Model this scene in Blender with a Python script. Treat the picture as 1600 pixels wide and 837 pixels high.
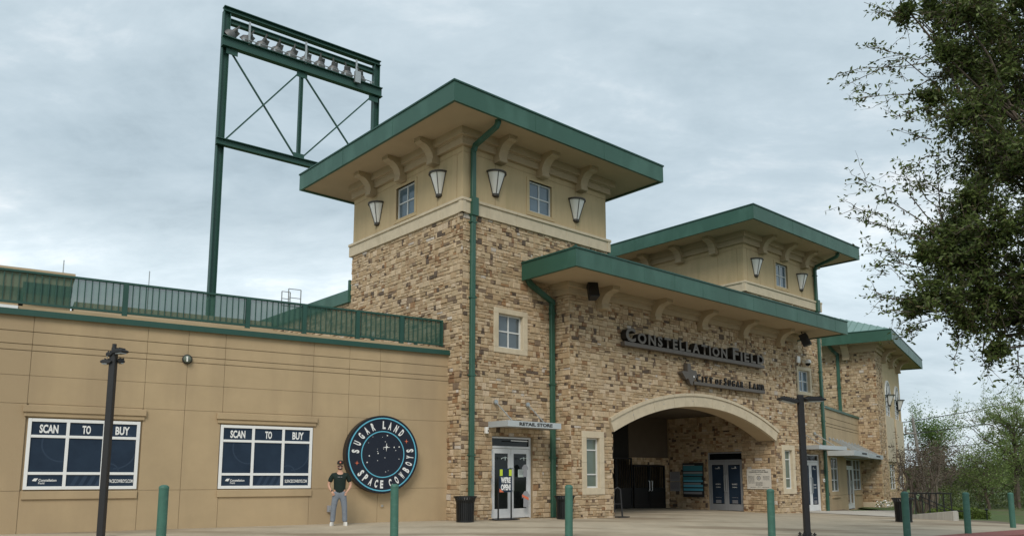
import bpy, bmesh, math, random
import numpy as np
from mathutils import Matrix, Vector
random.seed(7); RNG = np.random.default_rng(11)
for o_ in list(bpy.data.objects): bpy.data.objects.remove(o_)
SC = bpy.context.scene; COL = SC.collection
EYE = 1.25                      # camera height above the plaza by the left wall; heights below are given from eye level
# ------------------------------------------------------------------ camera
cd = bpy.data.cameras.new("camera"); cam = bpy.data.objects.new("camera", cd); COL.objects.link(cam); SC.camera = cam
cd.sensor_width = 36; cd.lens = 27.66; cd.shift_y = 0.0945; cd.clip_end = 3000; cd.clip_start = .1
cam.location = (0, 0, EYE); cam.rotation_euler = (math.radians(98.15), 0, 0)
# ------------------------------------------------------------------ view
SC.view_settings.view_transform = 'Standard'; SC.view_settings.look = 'None'; SC.view_settings.exposure = .33; SC.view_settings.gamma = 1
SC.render.resolution_x = 1024; SC.render.resolution_y = 535
# ------------------------------------------------------------------ world: overcast, procedural clouds over a Nishita sky
SUN_EL, SUN_AZ = math.radians(42), math.radians(186)
W = bpy.data.worlds.new("World"); SC.world = W; W.use_nodes = True
nt = W.node_tree; nt.nodes.clear(); N = nt.nodes.new; L = nt.links.new
out = N('ShaderNodeOutputWorld'); bg = N('ShaderNodeBackground'); bg.inputs[1].default_value = .1
sky = N('ShaderNodeTexSky'); sky.sky_type = 'NISHITA'; sky.sun_disc = False; sky.sun_elevation = SUN_EL; sky.sun_rotation = SUN_AZ
tc = N('ShaderNodeTexCoord'); sep = N('ShaderNodeSeparateXYZ'); L(tc.outputs['Generated'], sep.inputs[0])
def mth(op, a, b=None, c=None):
    n = N('ShaderNodeMath'); n.operation = op
    for i, v in enumerate((a, b, c)):
        if v is None: continue
        if isinstance(v, (int, float)): n.inputs[i].default_value = v
        else: L(v, n.inputs[i])
    return n.outputs[0]
zz = mth('ADD', mth('MAXIMUM', sep.outputs[2], 0.0), .27)
cx = mth('DIVIDE', sep.outputs[0], zz); cy = mth('DIVIDE', sep.outputs[1], zz)
cmb = N('ShaderNodeCombineXYZ'); L(cx, cmb.inputs[0]); L(cy, cmb.inputs[1])
def wnoise(scale, detail, rough, dist=0.0, off=(0, 0, 0), sc=(1, 1, 1)):
    mp = N('ShaderNodeMapping'); mp.inputs['Location'].default_value = off; mp.inputs['Scale'].default_value = sc; L(cmb.outputs[0], mp.inputs[0])
    n = N('ShaderNodeTexNoise'); n.inputs['Scale'].default_value = scale; n.inputs['Detail'].default_value = detail
    n.inputs['Roughness'].default_value = rough; n.inputs['Distortion'].default_value = dist; L(mp.outputs[0], n.inputs['Vector']); return n.outputs[0]
n1 = wnoise(.75, 4, .5, .3, (3.1, 1.7, 0)); n2 = wnoise(1.9, 10, .62, .5, (18.2, 9.1, 0), (1, 1.5, 1)); n3 = wnoise(6.5, 8, .6, .3, (1.2, 7.1, 0), (1, 1.8, 1))
dens = mth('ADD', mth('MULTIPLY', n1, .44), mth('ADD', mth('MULTIPLY', n2, .38), mth('MULTIPLY', n3, .18)))
ramp = N('ShaderNodeValToRGB'); L(dens, ramp.inputs[0]); cr = ramp.color_ramp
cr.elements[0].position = .39; cr.elements[0].color = (.35, .43, .48, 1)
cr.elements[1].position = .63; cr.elements[1].color = (.80, .83, .855, 1)
e = cr.elements.new(.46); e.color = (.43, .52, .575, 1)
e = cr.elements.new(.53); e.color = (.50, .59, .645, 1)
e = cr.elements.new(.575); e.color = (.60, .675, .72, 1)
# thin bright lower deck towards the horizon
low = N('ShaderNodeValToRGB'); L(sep.outputs[2], low.inputs[0]); lr = low.color_ramp
lr.elements[0].position = .0; lr.elements[0].color = (1.20, 1.15, 1.12, 1); lr.elements[1].position = .50; lr.elements[1].color = (1, 1, 1, 1)
for p_, c_ in ((.15, (1.10, 1.08, 1.07, 1)), (.235, (1.37, 1.32, 1.28, 1)), (.30, (1.04, 1.03, 1.02, 1)), (.36, (.94, .95, .955, 1))):
    e = lr.elements.new(p_); e.color = c_
mul = N('ShaderNodeMix'); mul.data_type = 'RGBA'; mul.blend_type = 'MULTIPLY'; mul.inputs[0].default_value = 1
L(ramp.outputs[0], mul.inputs[6]); L(low.outputs[0], mul.inputs[7])
sc10 = N('ShaderNodeVectorMath'); sc10.operation = 'SCALE'; sc10.inputs[3].default_value = 10; L(mul.outputs[2], sc10.inputs[0])
mx = N('ShaderNodeMix'); mx.data_type = 'RGBA'; mx.inputs[0].default_value = .93; L(sky.outputs[0], mx.inputs[6]); L(sc10.outputs[0], mx.inputs[7])
L(mx.outputs[2], bg.inputs[0]); L(bg.outputs[0], out.inputs[0])
# ------------------------------------------------------------------ sun behind the clouds
sl = bpy.data.lights.new("sun", 'SUN'); sl.energy = 1.5; sl.angle = math.radians(25); sl.color = (1, .93, .82)
so = bpy.data.objects.new("sun", sl); COL.objects.link(so)
sd = Vector((math.sin(SUN_AZ) * math.cos(SUN_EL), math.cos(SUN_AZ) * math.cos(SUN_EL), math.sin(SUN_EL)))
so.rotation_euler = sd.to_track_quat('Z', 'Y').to_euler(); so.location = (0, 0, 60)

# ================================================================== materials
M = {}
def mat(name, col, rough=.7, var=0.0, scale=3.0, bump=0.0, bscale=60.0, metal=0.0, col2=None, stretch=(1, 1, 1), spec=.5, island=0.0, wash=None):
    m = bpy.data.materials.new(name); m.use_nodes = True; t = m.node_tree; b = t.nodes['Principled BSDF']
    b.inputs['Base Color'].default_value = (*col, 1); b.inputs['Roughness'].default_value = rough; b.inputs['Metallic'].default_value = metal
    b.inputs['Specular IOR Level'].default_value = spec
    geo = t.nodes.new('ShaderNodeNewGeometry'); last = None
    if var or col2:
        mp = t.nodes.new('ShaderNodeMapping'); mp.inputs['Scale'].default_value = stretch; t.links.new(geo.outputs['Position'], mp.inputs[0])
        n = t.nodes.new('ShaderNodeTexNoise'); n.inputs['Scale'].default_value = scale; n.inputs['Detail'].default_value = 7; n.inputs['Roughness'].default_value = .62
        t.links.new(mp.outputs[0], n.inputs['Vector'])
        r = t.nodes.new('ShaderNodeValToRGB'); t.links.new(n.outputs[0], r.inputs[0])
        a = tuple(c * (1 - var) for c in col); c2 = col2 or tuple(min(1, c * (1 + var)) for c in col)
        r.color_ramp.elements[0].position = .3; r.color_ramp.elements[1].position = .7
        r.color_ramp.elements[0].color = (*a, 1); r.color_ramp.elements[1].color = (*c2, 1); last = r.outputs[0]
        if wash:      # a second, larger and darker stain layer: (colour, scale, threshold, stretch)
            mp2 = t.nodes.new('ShaderNodeMapping'); mp2.inputs['Scale'].default_value = wash[3]; t.links.new(geo.outputs['Position'], mp2.inputs[0])
            n2 = t.nodes.new('ShaderNodeTexNoise'); n2.inputs['Scale'].default_value = wash[1]; n2.inputs['Detail'].default_value = 6; t.links.new(mp2.outputs[0], n2.inputs['Vector'])
            r2 = t.nodes.new('ShaderNodeValToRGB'); r2.color_ramp.elements[0].position = wash[2]; r2.color_ramp.elements[1].position = wash[2] + .16
            r2.color_ramp.elements[0].color = (0, 0, 0, 1); r2.color_ramp.elements[1].color = (.75, .75, .75, 1); t.links.new(n2.outputs[0], r2.inputs[0])
            x = t.nodes.new('ShaderNodeMix'); x.data_type = 'RGBA'; t.links.new(r2.outputs[0], x.inputs[0]); t.links.new(last, x.inputs[6]); x.inputs[7].default_value = (*wash[0], 1); last = x.outputs[2]
    if island:
        hs = t.nodes.new('ShaderNodeHueSaturation'); mr = t.nodes.new('ShaderNodeMapRange'); t.links.new(geo.outputs['Random Per Island'], mr.inputs[0])
        mr.inputs[3].default_value = 1 - island; mr.inputs[4].default_value = 1 + island; t.links.new(mr.outputs[0], hs.inputs['Value'])
        if last: t.links.new(last, hs.inputs['Color'])
        else: hs.inputs['Color'].default_value = (*col, 1)
        last = hs.outputs[0]
    if last: t.links.new(last, b.inputs['Base Color'])
    if bump:
        n = t.nodes.new('ShaderNodeTexNoise'); n.inputs['Scale'].default_value = bscale; n.inputs['Detail'].default_value = 4; t.links.new(geo.outputs['Position'], n.inputs['Vector'])
        bp = t.nodes.new('ShaderNodeBump'); bp.inputs['Strength'].default_value = bump; bp.inputs['Distance'].default_value = .02
        t.links.new(n.outputs[0], bp.inputs['Height']); t.links.new(bp.outputs[0], b.inputs['Normal'])
    M[name] = m; return m
def screen_mat(name, col, alpha):
    m = mat(name, col, .8); m.node_tree.nodes['Principled BSDF'].inputs['Alpha'].default_value = alpha; return m
stain = ((.27, .20, .115), .35, .56, (1.4, 1.4, .35))
mat('stucco', (.45, .335, .20), .92, .06, 1.3, .25, 90, wash=((.365, .27, .165), .5, .48, (1.6, 1.6, .22)))
mat('stucco_upper', (.52, .40, .235), .92, .07, 2.0, .2, 90, stretch=(2, 2, .3), wash=((.43, .34, .19), .9, .55, (2.2, 2.2, .25)))
mat('stucco_trim', (.44, .345, .225), .9, .05, 2.0, .12, 90)
mat('soffit', (.46, .36, .235), .9, .05, 1.0)
mat('limestone', (.56, .475, .345), .85, .09, 4.0, .15, 50, island=.05, wash=((.42, .35, .24), 1.5, .60, (1, 1, .5)))
mat('mortar', (.35, .26, .16), .95, .15, 6)
mat('green', (.027, .092, .062), .45, .08, .8, stretch=(1, 1, .4), wash=((.048, .130, .095), .9, .47, (1.5, 1.5, .6)))
mat('green_dark', (.016, .070, .052), .5, .1, 1)
mat('green_bollard', (.045, .138, .102), .55, .12, 6, wash=((.075, .175, .135), 5, .55, (1, 1, 3)), bump=.1)
mat('roof_metal', (.16, .27, .24), .45, .05, 1)
mat('white_frame', (.66, .67, .66), .45, .03, 4)
mat('aluminium', (.66, .67, .68), .42, .05, 4, metal=.1)
mat('aluminium_shaded', (.30, .31, .33), .45, .04, 4, metal=.2)  # aluminium dimmed: the passage's shade is put into the door frame colour
mat('canopy_metal', (.50, .53, .54), .42, .04, 2, metal=.25)
mat('galvanised', (.42, .44, .44), .4, .1, 20, metal=.6)
mat('lamp_grey', (.13, .13, .13), .5, .15, 9, metal=.2)
mat('glass', (.075, .10, .115), .06, .25, .7, spec=.8)
mat('glass_blue', (.10, .15, .19), .05, .3, .7, spec=.9)
mat('glass_pale', (.13, .165, .135), .12, .12, 1, spec=.6)
mat('glass_dark', (.008, .010, .010), .06, spec=.35)
mat('black_metal', (.007, .008, .009), .4, .1, 5)
mat('lamp_black', (.018, .018, .02), .5, .1, 5)
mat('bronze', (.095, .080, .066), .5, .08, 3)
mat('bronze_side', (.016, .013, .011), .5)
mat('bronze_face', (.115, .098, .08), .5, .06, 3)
mat('frame_dark', (.045, .038, .03), .5)
mat('shade_white', (.82, .80, .76), .35)
mat('navy', (.019, .033, .058), .5, .12, 2, col2=(.025, .043, .072), spec=.15)
mat('navy_light', (.034, .054, .088), .5, spec=.15)
mat('navy_disc', (.008, .012, .026), .35)
mat('sign_side', (.008, .009, .013), .4)
mat('print_white', (.80, .80, .79), .5)
mat('print_blue', (.12, .46, .62), .45)
mat('print_orange', (.72, .17, .08), .5)
mat('print_black', (.02, .02, .02), .6)
mat('print_yellow', (.55, .66, .04), .5)
mat('print_teal', (.05, .22, .27), .5, .1, 6)
mat('print_grey', (.30, .30, .32), .6)
mat('sign_white', (.62, .59, .53), .6, .05, 8)
mat('paper', (.62, .72, .70), .6)
mat('passage_shade', (.10, .078, .055), .9, .1, 2)  # passage panel and ceiling, interior shade painted into their colour
mat('unlit_black', (.012, .011, .01), .9)  # near-black colour stands in for the unlit depth behind the gates
mat('concrete', (.45, .38, .28), .9, .13, 1.4, .2, 40, stretch=(1, .5, 1), wash=((.20, .145, .09), .26, .485, (.6, 2.0, 1)))
mat('concrete_new', (.50, .46, .40), .9, .06, 2, .15, 40)
mat('concrete_wall', (.42, .40, .36), .9, .12, 3, .15, 40, stretch=(4, 4, .5))
mat('joint', (.16, .125, .085), .95)
mat('red_paver', (.27, .09, .075), .85, .2, 8, .2, 30)
mat('asphalt', (.13, .125, .125), .9, .2, 6, .2, 50)
mat('road_white', (.62, .61, .60), .8, .15, 9)
mat('lawn', (.07, .11, .025), .95, .3, 3, .4, 30, wash=((.11, .10, .045), .4, .5, (1, 1, 1)))
mat('skin', (.56, .32, .22), .55)
mat('shirt', (.004, .016, .012), .85, .2, 12)
mat('trousers', (.19, .215, .255), .85, .12, 14, bump=.3, bscale=25)
mat('shoe', (.70, .68, .64), .6)
mat('cap', (.022, .018, .02), .8)
mat('hair', (.13, .07, .042), .9)
mat('bark', (.10, .078, .06), .95, .3, 8, .5, 30)
mat('bark_pale', (.17, .14, .11), .95, .3, 8, .5, 30)
mat('wood_pole', (.27, .26, .245), .9, .2, 5, stretch=(3, 3, .3))
def leafmat(name, col, col2, trans=.25, rough=.55):
    m = bpy.data.materials.new(name); m.use_nodes = True; t = m.node_tree; b = t.nodes['Principled BSDF']
    g = t.nodes.new('ShaderNodeNewGeometry'); r = t.nodes.new('ShaderNodeValToRGB'); t.links.new(g.outputs['Random Per Island'], r.inputs[0])
    r.color_ramp.elements[0].color = (*col, 1); r.color_ramp.elements[1].color = (*col2, 1)
    t.links.new(r.outputs[0], b.inputs['Base Color']); b.inputs['Roughness'].default_value = rough; b.inputs['Specular IOR Level'].default_value = .35
    tr = t.nodes.new('ShaderNodeBsdfTranslucent'); t.links.new(r.outputs[0], tr.inputs[0]); ms = t.nodes.new('ShaderNodeMixShader'); ms.inputs[0].default_value = trans
    t.links.new(b.outputs[0], ms.inputs[1]); t.links.new(tr.outputs[0], ms.inputs[2]); t.links.new(ms.outputs[0], t.nodes['Material Output'].inputs[0]); M[name] = m
leafmat('oak_leaf', (.040, .066, .014), (.16, .205, .055), .3)
leafmat('oak_leaf_rust', (.10, .075, .03), (.07, .085, .025))
leafmat('spring_leaf', (.13, .20, .045), (.28, .36, .13), .4)
leafmat('green_leaf', (.09, .16, .035), (.19, .28, .08), .35)
leafmat('thicket_leaf', (.06, .10, .025), (.17, .20, .075), .3)
leafmat('grey_twig', (.10, .08, .065), (.19, .16, .14), 0, .9)
leafmat('seed_head', (.06, .045, .032), (.13, .10, .075), 0, .9)
leafmat('hedge_leaf', (.07, .12, .015), (.15, .20, .04), .2)

STONES = [((.50, .385, .235), 16), ((.56, .445, .29), 17), ((.44, .325, .19), 13), ((.51, .40, .255), 14), ((.39, .28, .165), 6), ((.57, .46, .315), 6),
          ((.33, .20, .10), 1.9), ((.25, .15, .08), 1.5), ((.12, .09, .065), 2.2), ((.22, .16, .105), 4.0), ((.56, .51, .43), 1.1), ((.46, .36, .22), 10)]
for i, (c, w) in enumerate(STONES): mat('stone_%d' % i, (c[0] * .94, c[1] * .905, c[2] * .92), .9, .16, 7, .35, 45, island=.10)
SM = [M['stone_%d' % i] for i in range(len(STONES))]; SWT = [w for c, w in STONES]

# ================================================================== helpers
def tag(o, label=None, cat=None, group=None, kind=None):
    if label: o['label'] = label
    if cat: o['category'] = cat
    if group: o['group'] = group
    if kind: o['kind'] = kind
    return o
def empty(name, loc=(0, 0, 0), rz=0, label=None, cat=None, group=None):
    o = bpy.data.objects.new(name, None); COL.objects.link(o); o.location = loc; o.rotation_euler = (0, 0, rz); o.empty_display_size = .3
    return tag(o, label, cat, group)
class MB:
    def __init__(s, off=0.0): s.v = []; s.f = []; s.mi = []; s.m = 0; s.off = off
    def add(s, vs, fs):
        b = len(s.v); s.v += [(x, y, z + s.off) for x, y, z in vs]; s.f += [tuple(b + i for i in f) for f in fs]; s.mi += [s.m] * len(fs); return s
    def box(s, x0, x1, y0, y1, z0, z1):
        if x0 > x1: x0, x1 = x1, x0
        if y0 > y1: y0, y1 = y1, y0
        return s.add([(x0, y0, z0), (x1, y0, z0), (x1, y1, z0), (x0, y1, z0), (x0, y0, z1), (x1, y0, z1), (x1, y1, z1), (x0, y1, z1)],
                     [(0, 3, 2, 1), (4, 5, 6, 7), (0, 1, 5, 4), (1, 2, 6, 5), (2, 3, 7, 6), (3, 0, 4, 7)])
    def quad(s, *p): return s.add(list(p), [tuple(range(len(p)))])
    def prism(s, poly, axis, a, b):      # poly: 2-D outline, extruded along axis ('x','y','z') from a to b
        n = len(poly)
        def P(p, t): return {'x': (t, p[0], p[1]), 'y': (p[0], t, p[1]), 'z': (p[0], p[1], t)}[axis]
        return s.add([P(p, a) for p in poly] + [P(p, b) for p in poly], [tuple(range(n))[::-1], tuple(range(n, 2 * n))] + [(i, (i + 1) % n, n + (i + 1) % n, n + i) for i in range(n)])
    def tube(s, path, r, n=8, caps=True):
        P = [Vector(p) for p in path]; k = len(P); R = r if isinstance(r, (list, tuple)) else [r] * k; vs = []; ref = None
        for i in range(k):
            d = ((P[min(i + 1, k - 1)] - P[i]).normalized() + (P[i] - P[max(i - 1, 0)]).normalized())
            d = d.normalized() if d.length > 1e-6 else Vector((0, 0, 1))
            a = ref - d * ref.dot(d) if ref is not None else (Vector((0, 0, 1)).cross(d) if abs(d.z) < .95 else Vector((1, 0, 0)).cross(d))
            if a.length < 1e-5: a = d.orthogonal()
            a.normalize(); ref = a; b = d.cross(a)
            for j in range(n):
                t = 2 * math.pi * (j + .5) / n; q = P[i] + (a * math.cos(t) + b * math.sin(t)) * R[i]; vs.append(tuple(q))
        fs = [(i * n + j, i * n + (j + 1) % n, (i + 1) * n + (j + 1) % n, (i + 1) * n + j) for i in range(k - 1) for j in range(n)]
        if caps: fs += [tuple(range(n))[::-1], tuple(range((k - 1) * n, k * n))]
        return s.add(vs, fs)
    def lathe(s, prof, c=(0, 0, 0), n=24, a0=0, a1=2 * math.pi):      # prof: (r, z)
        full = abs(a1 - a0 - 2 * math.pi) < 1e-6; k = n if full else n + 1; vs = []
        for r, z in prof:
            for j in range(k):
                t = a0 + (a1 - a0) * j / n; vs.append((c[0] + r * math.cos(t), c[1] + r * math.sin(t), c[2] + z))
        fs = [(i * k + j, i * k + (j + 1) % k, (i + 1) * k + (j + 1) % k, (i + 1) * k + j) for i in range(len(prof) - 1) for j in range(n if full else n)]
        return s.add(vs, fs)
    def build(s, name, mats, parent=None, bevel=0, smooth=False, loc=None):
        me = bpy.data.meshes.new(name); me.from_pydata(s.v, [], s.f)
        mats = mats if isinstance(mats, (list, tuple)) else [mats]
        for m in mats: me.materials.append(M[m] if isinstance(m, str) else m)
        if len(mats) > 1: me.polygons.foreach_set('material_index', s.mi)
        bm = bmesh.new(); bm.from_mesh(me); bmesh.ops.recalc_face_normals(bm, faces=bm.faces)
        if bevel: bmesh.ops.bevel(bm, geom=[e for e in bm.edges if len(e.link_faces) == 2 and e.calc_face_angle(0) > .5], offset=bevel, segments=1, affect='EDGES', profile=.5)
        bm.to_mesh(me); bm.free()
        if smooth:
            me.polygons.foreach_set('use_smooth', [True] * len(me.polygons))
            try: me.set_sharp_from_angle(angle=math.radians(40))
            except Exception: pass
        o = bpy.data.objects.new(name, me); COL.objects.link(o)
        if parent: o.parent = parent
        if loc: o.location = loc
        return o
def copy_tree(o, parent=None):
    c = o.copy(); COL.objects.link(c)
    if parent: c.parent = parent
    for ch in list(o.children): copy_tree(ch, c)
    return c
def gz(x, y=0):                        # plaza height: falls gently to the right
    return -.0215 * max(0.0, min(x, 26.0))
# ---- frames of the buildings (local x along the face, local y into the building)
class Frame:
    def __init__(s, ox, oy, az): s.o = (ox, oy); s.az = math.radians(az); s.rz = math.pi / 2 - s.az; s.U = (math.sin(s.az), math.cos(s.az)); s.V = (-math.cos(s.az), math.sin(s.az))
    def w(s, u, v): return (s.o[0] + s.U[0] * u + s.V[0] * v, s.o[1] + s.U[1] * u + s.V[1] * v)
    def root(s, name, label, cat, group=None): return empty(name, (s.o[0], s.o[1], 0), s.rz, label, cat, group)
    def at(s, name, u, v, z, label, cat, group=None): x, y = s.w(u, v); return empty(name, (x, y, z), s.rz, label, cat, group)
FB = Frame(-1.532, 23.5, 48.52)        # entrance towers and gateway
FA = Frame(-1.933, 23.953, 57.54)      # left wing wall
FC = Frame(20.89, 47.5, 33.5)          # building at the far right
E0 = EYE
# ---- lettering from the built-in font
def text_mesh(s, bold=.0, extrude=.0):
    c = bpy.data.curves.new('lettering', 'FONT'); c.body = s; c.size = 1; c.offset = bold; c.extrude = extrude; c.resolution_u = 3
    o = bpy.data.objects.new('lettering', c); COL.objects.link(o); dg = bpy.context.evaluated_depsgraph_get(); dg.update()
    me = bpy.data.meshes.new_from_object(o.evaluated_get(dg)); bpy.data.objects.remove(o); bpy.data.curves.remove(c); return me
TC = {}
def text_norm(s, bold, depth):         # mesh in the x-z plane, lower-left at origin, height 1, width returned; depth is towards -y
    k = (s, bold, depth)
    if k not in TC:
        me = text_mesh(s, bold, .01 if depth else 0); v = np.empty(len(me.vertices) * 3); me.vertices.foreach_get('co', v); v = v.reshape(-1, 3)
        mn, mx_ = v.min(0), v.max(0); h = max(mx_[1] - mn[1], 1e-4)
        q = np.zeros_like(v); q[:, 0] = (v[:, 0] - mn[0]) / h; q[:, 2] = (v[:, 1] - mn[1]) / h
        if depth: q[:, 1] = np.where(v[:, 2] > 0, -depth / 2, 0)
        me.vertices.foreach_set('co', q.ravel()); me.update(); TC[k] = (me, (mx_[0] - mn[0]) / h)
    return TC[k]
def lettering(s, parent, m, x, y, z, h, w=None, bold=.02, depth=0, name='lettering', rz=0, fit=None):
    me, wd = text_norm(s, bold, depth); me2 = me.copy(); me2.materials.clear(); me2.materials.append(M[m])
    sx = (w / wd) if w else h
    if fit: sx = h * fit
    o = bpy.data.objects.new(name, me2); COL.objects.link(o); o.parent = parent; o.location = (x, y, z); o.scale = (sx, 1, h); o.rotation_euler = (0, 0, rz); return o
def letters(s, parent, m, x0, x1, y, z, hs, bold, depth, gap=.06):   # letters one by one, hs = height of each letter
    ws = [text_norm(c, bold, depth)[1] * h for c, h in zip(s, hs)]; tot = sum(ws) + gap * (len(s) - 1); k = (x1 - x0) / tot; x = x0
    for c, h, w in zip(s, hs, ws):
        lettering(c, parent, m, x, y, z, h, w * k, bold, depth, 'letter'); x += (w + gap) * k

# ================================================================== stone cladding
UNIT = {}
def unit_stone(k, mi):
    if (k, mi) in UNIT: return UNIT[(k, mi)]
    r = random.Random(k * 7 + 3); b = .07; J = lambda a: r.uniform(-a, a)
    V = []
    for sx, sz in ((-1, -1), (1, -1), (1, 1), (-1, 1)): V.append((sx * .5 + J(.015), 0, sz * .5 + J(.03)))
    for i in range(4): x, _, z = V[i]; V.append((x, .70 + J(.12), z))
    for i in range(4): x, _, z = V[i]; V.append((x * (1 - b * 1.2), 1 + J(.18), z * (1 - b * 3)))
    Fs = [(i, (i + 1) % 4, 4 + (i + 1) % 4, 4 + i) for i in range(4)] + [(4 + i, 4 + (i + 1) % 4, 8 + (i + 1) % 4, 8 + i) for i in range(4)] + [(8, 9, 10, 11)]
    me = bpy.data.meshes.new('stone'); me.from_pydata(V, [], Fs); me.materials.append(SM[mi]); UNIT[(k, mi)] = (me, V, Fs); return UNIT[(k, mi)]
def minus(rect, hole):
    a, b, c, d = rect; e, f, g, h = hole
    if e >= b or f <= a or g >= d or h <= c: return [rect]
    o = []
    if e > a: o.append((a, e, c, d))
    if f < b: o.append((f, b, c, d))
    m0, m1 = max(a, e), min(b, f)
    if g > c: o.append((m0, m1, c, g))
    if h < d: o.append((m0, m1, h, d))
    return o
def lay(face, s0, s1, z0, z1, holes=(), test=None, cell=(.14, .35), band=(.12, .225)):
    """face = (x, y, dx, dy, nx, ny) in the building's frame; returns stones as (matrix, k, mi, area)"""
    out = []; ox, oy, dx, dy, nx, ny = face; z = z0
    while z < z1 - .04:
        H = random.uniform(*band); H = min(H, z1 - z)
        if z1 - z - H < .08: H = z1 - z
        s = s0 - random.uniform(0, .25)
        while s < s1:
            Wd = random.uniform(*cell); q = random.random(); R = []
            if q < .30 or H < .15: R = [(s, s + Wd, z, z + H)]
            elif q < .72:
                m = z + H * random.uniform(.38, .62); a = s + Wd * random.uniform(.3, .7)
                R = [(s, s + Wd, z, m), (s, a, m, z + H), (a, s + Wd, m, z + H)] if random.random() < .5 else [(s, s + Wd, m, z + H), (s, a, z, m), (a, s + Wd, z, m)]
            elif q < .9:
                m = z + H * random.uniform(.4, .6); R = [(s, s + Wd, z, m), (s, s + Wd, m, z + H)]
            else:
                a = s + Wd * random.uniform(.35, .65); m = z + H * .5; R = [(s, a, z, z + H), (a, s + Wd, z, m), (a, s + Wd, m, z + H)]
            for r in R:
                r = (max(r[0], s0), min(r[1], s1), r[2], r[3])
                if r[1] - r[0] < .05: continue
                P = [r]
                for h in holes: P = [p for x in P for p in minus(x, h)]
                for a, b, c, d in P:
                    if b - a < .05 or d - c < .035: continue
                    if test and not test(a, b, c, d): continue
                    mi = random.choices(range(len(SM)), SWT)[0]
                    if mi in (6, 7, 8, 9) and (b - a) * (d - c) > .035 and random.random() < .75: mi = random.choice((2, 3, 4, 11))
                    if (b - a) < .16 and random.random() < .2: mi = random.choice((6, 7, 8, 9))
                    g = .009; w, h = b - a - g, d - c - g; dep = random.uniform(.022, .055); ss, zc = (a + b) / 2, (c + d) / 2 + E0
                    ex, ey = (dx, dy) if dx * ny - dy * nx > 0 else (-dx, -dy)
                    mtx = Matrix(((ex * w, nx * dep, 0, ox + dx * ss), (ey * w, ny * dep, 0, oy + dy * ss), (0, 0, h, zc), (0, 0, 0, 1)))
                    out.append((mtx, random.randrange(8), mi, w * h))
            s += Wd
        z += H
    return out
def set_stones(root, stones, limit=300):
    mw = Matrix.Translation(root.location) @ Matrix.Rotation(root.rotation_euler.z, 4, 'Z')
    def size(t): p = mw @ t[0].translation; return t[3] / max(1, p.x ** 2 + p.y ** 2 + (p.z - EYE) ** 2) * (1 if p.x / max(p.y, 1) < .66 else .01)
    stones.sort(key=size, reverse=True)
    for mtx, k, mi, a in stones[:limit]:
        o = bpy.data.objects.new('stone', unit_stone(k, mi)[0]); COL.objects.link(o); o.parent = root; o.matrix_local = mtx
    rest = stones[limit:]
    if not rest: return
    v = []; f = []; mi_ = []
    for mtx, k, mi, a in rest:
        me, V, Fs = unit_stone(k, mi); b = len(v)
        v += [tuple(mtx @ Vector(p)) for p in V]; f += [tuple(b + i for i in q) for q in Fs]; mi_ += [mi] * len(Fs)
    me = bpy.data.meshes.new('stone_cladding'); me.from_pydata(v, [], f)
    for m in SM: me.materials.append(m)
    me.polygons.foreach_set('material_index', mi_); me.update()
    o = bpy.data.objects.new('stone_cladding', me); COL.objects.link(o); o.parent = root; o['kind'] = 'stuff'
def backing(root, name, face, s0, s1, z0, z1, holes, m, thick=.2):
    """wall sheet with real rectangular openings; front surface on the face line"""
    ox, oy, dx, dy, nx, ny = face; S = sorted({s0, s1, *[min(max(h[i], s0), s1) for h in holes for i in (0, 1)]}); Z = sorted({z0, z1, *[min(max(h[i], z0), z1) for h in holes for i in (2, 3)]})
    mb = MB(E0)
    P = lambda s, n, z: (ox + dx * s - nx * n, oy + dy * s - ny * n, z)
    for i in range(len(S) - 1):
        for j in range(len(Z) - 1):
            a, b, c, d = S[i], S[i + 1], Z[j], Z[j + 1]
            if any(h[0] - 1e-6 <= a and b <= h[1] + 1e-6 and h[2] - 1e-6 <= c and d <= h[3] + 1e-6 for h in holes): continue
            mb.quad(P(a, 0, c), P(b, 0, c), P(b, 0, d), P(a, 0, d))
    for a, b, c, d in holes:
        if c <= -2.9: continue
        for p, q in (((a, c), (b, c)), ((b, c), (b, d)), ((b, d), (a, d)), ((a, d), (a, c))):
            mb.quad(P(p[0], 0, p[1]), P(q[0], 0, q[1]), P(q[0], thick, q[1]), P(p[0], thick, p[1]))
    return mb.build(name, m, root)
def fbox(mb, face, s0, s1, n0, n1, z0, z1):      # box in face coordinates, n outward
    ox, oy, dx, dy, nx, ny = face
    xs = [ox + dx * s + nx * n for s in (s0, s1) for n in (n0, n1)]; ys = [oy + dy * s + ny * n for s in (s0, s1) for n in (n0, n1)]
    mb.box(min(xs), max(xs), min(ys), max(ys), z0, z1)
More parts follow.
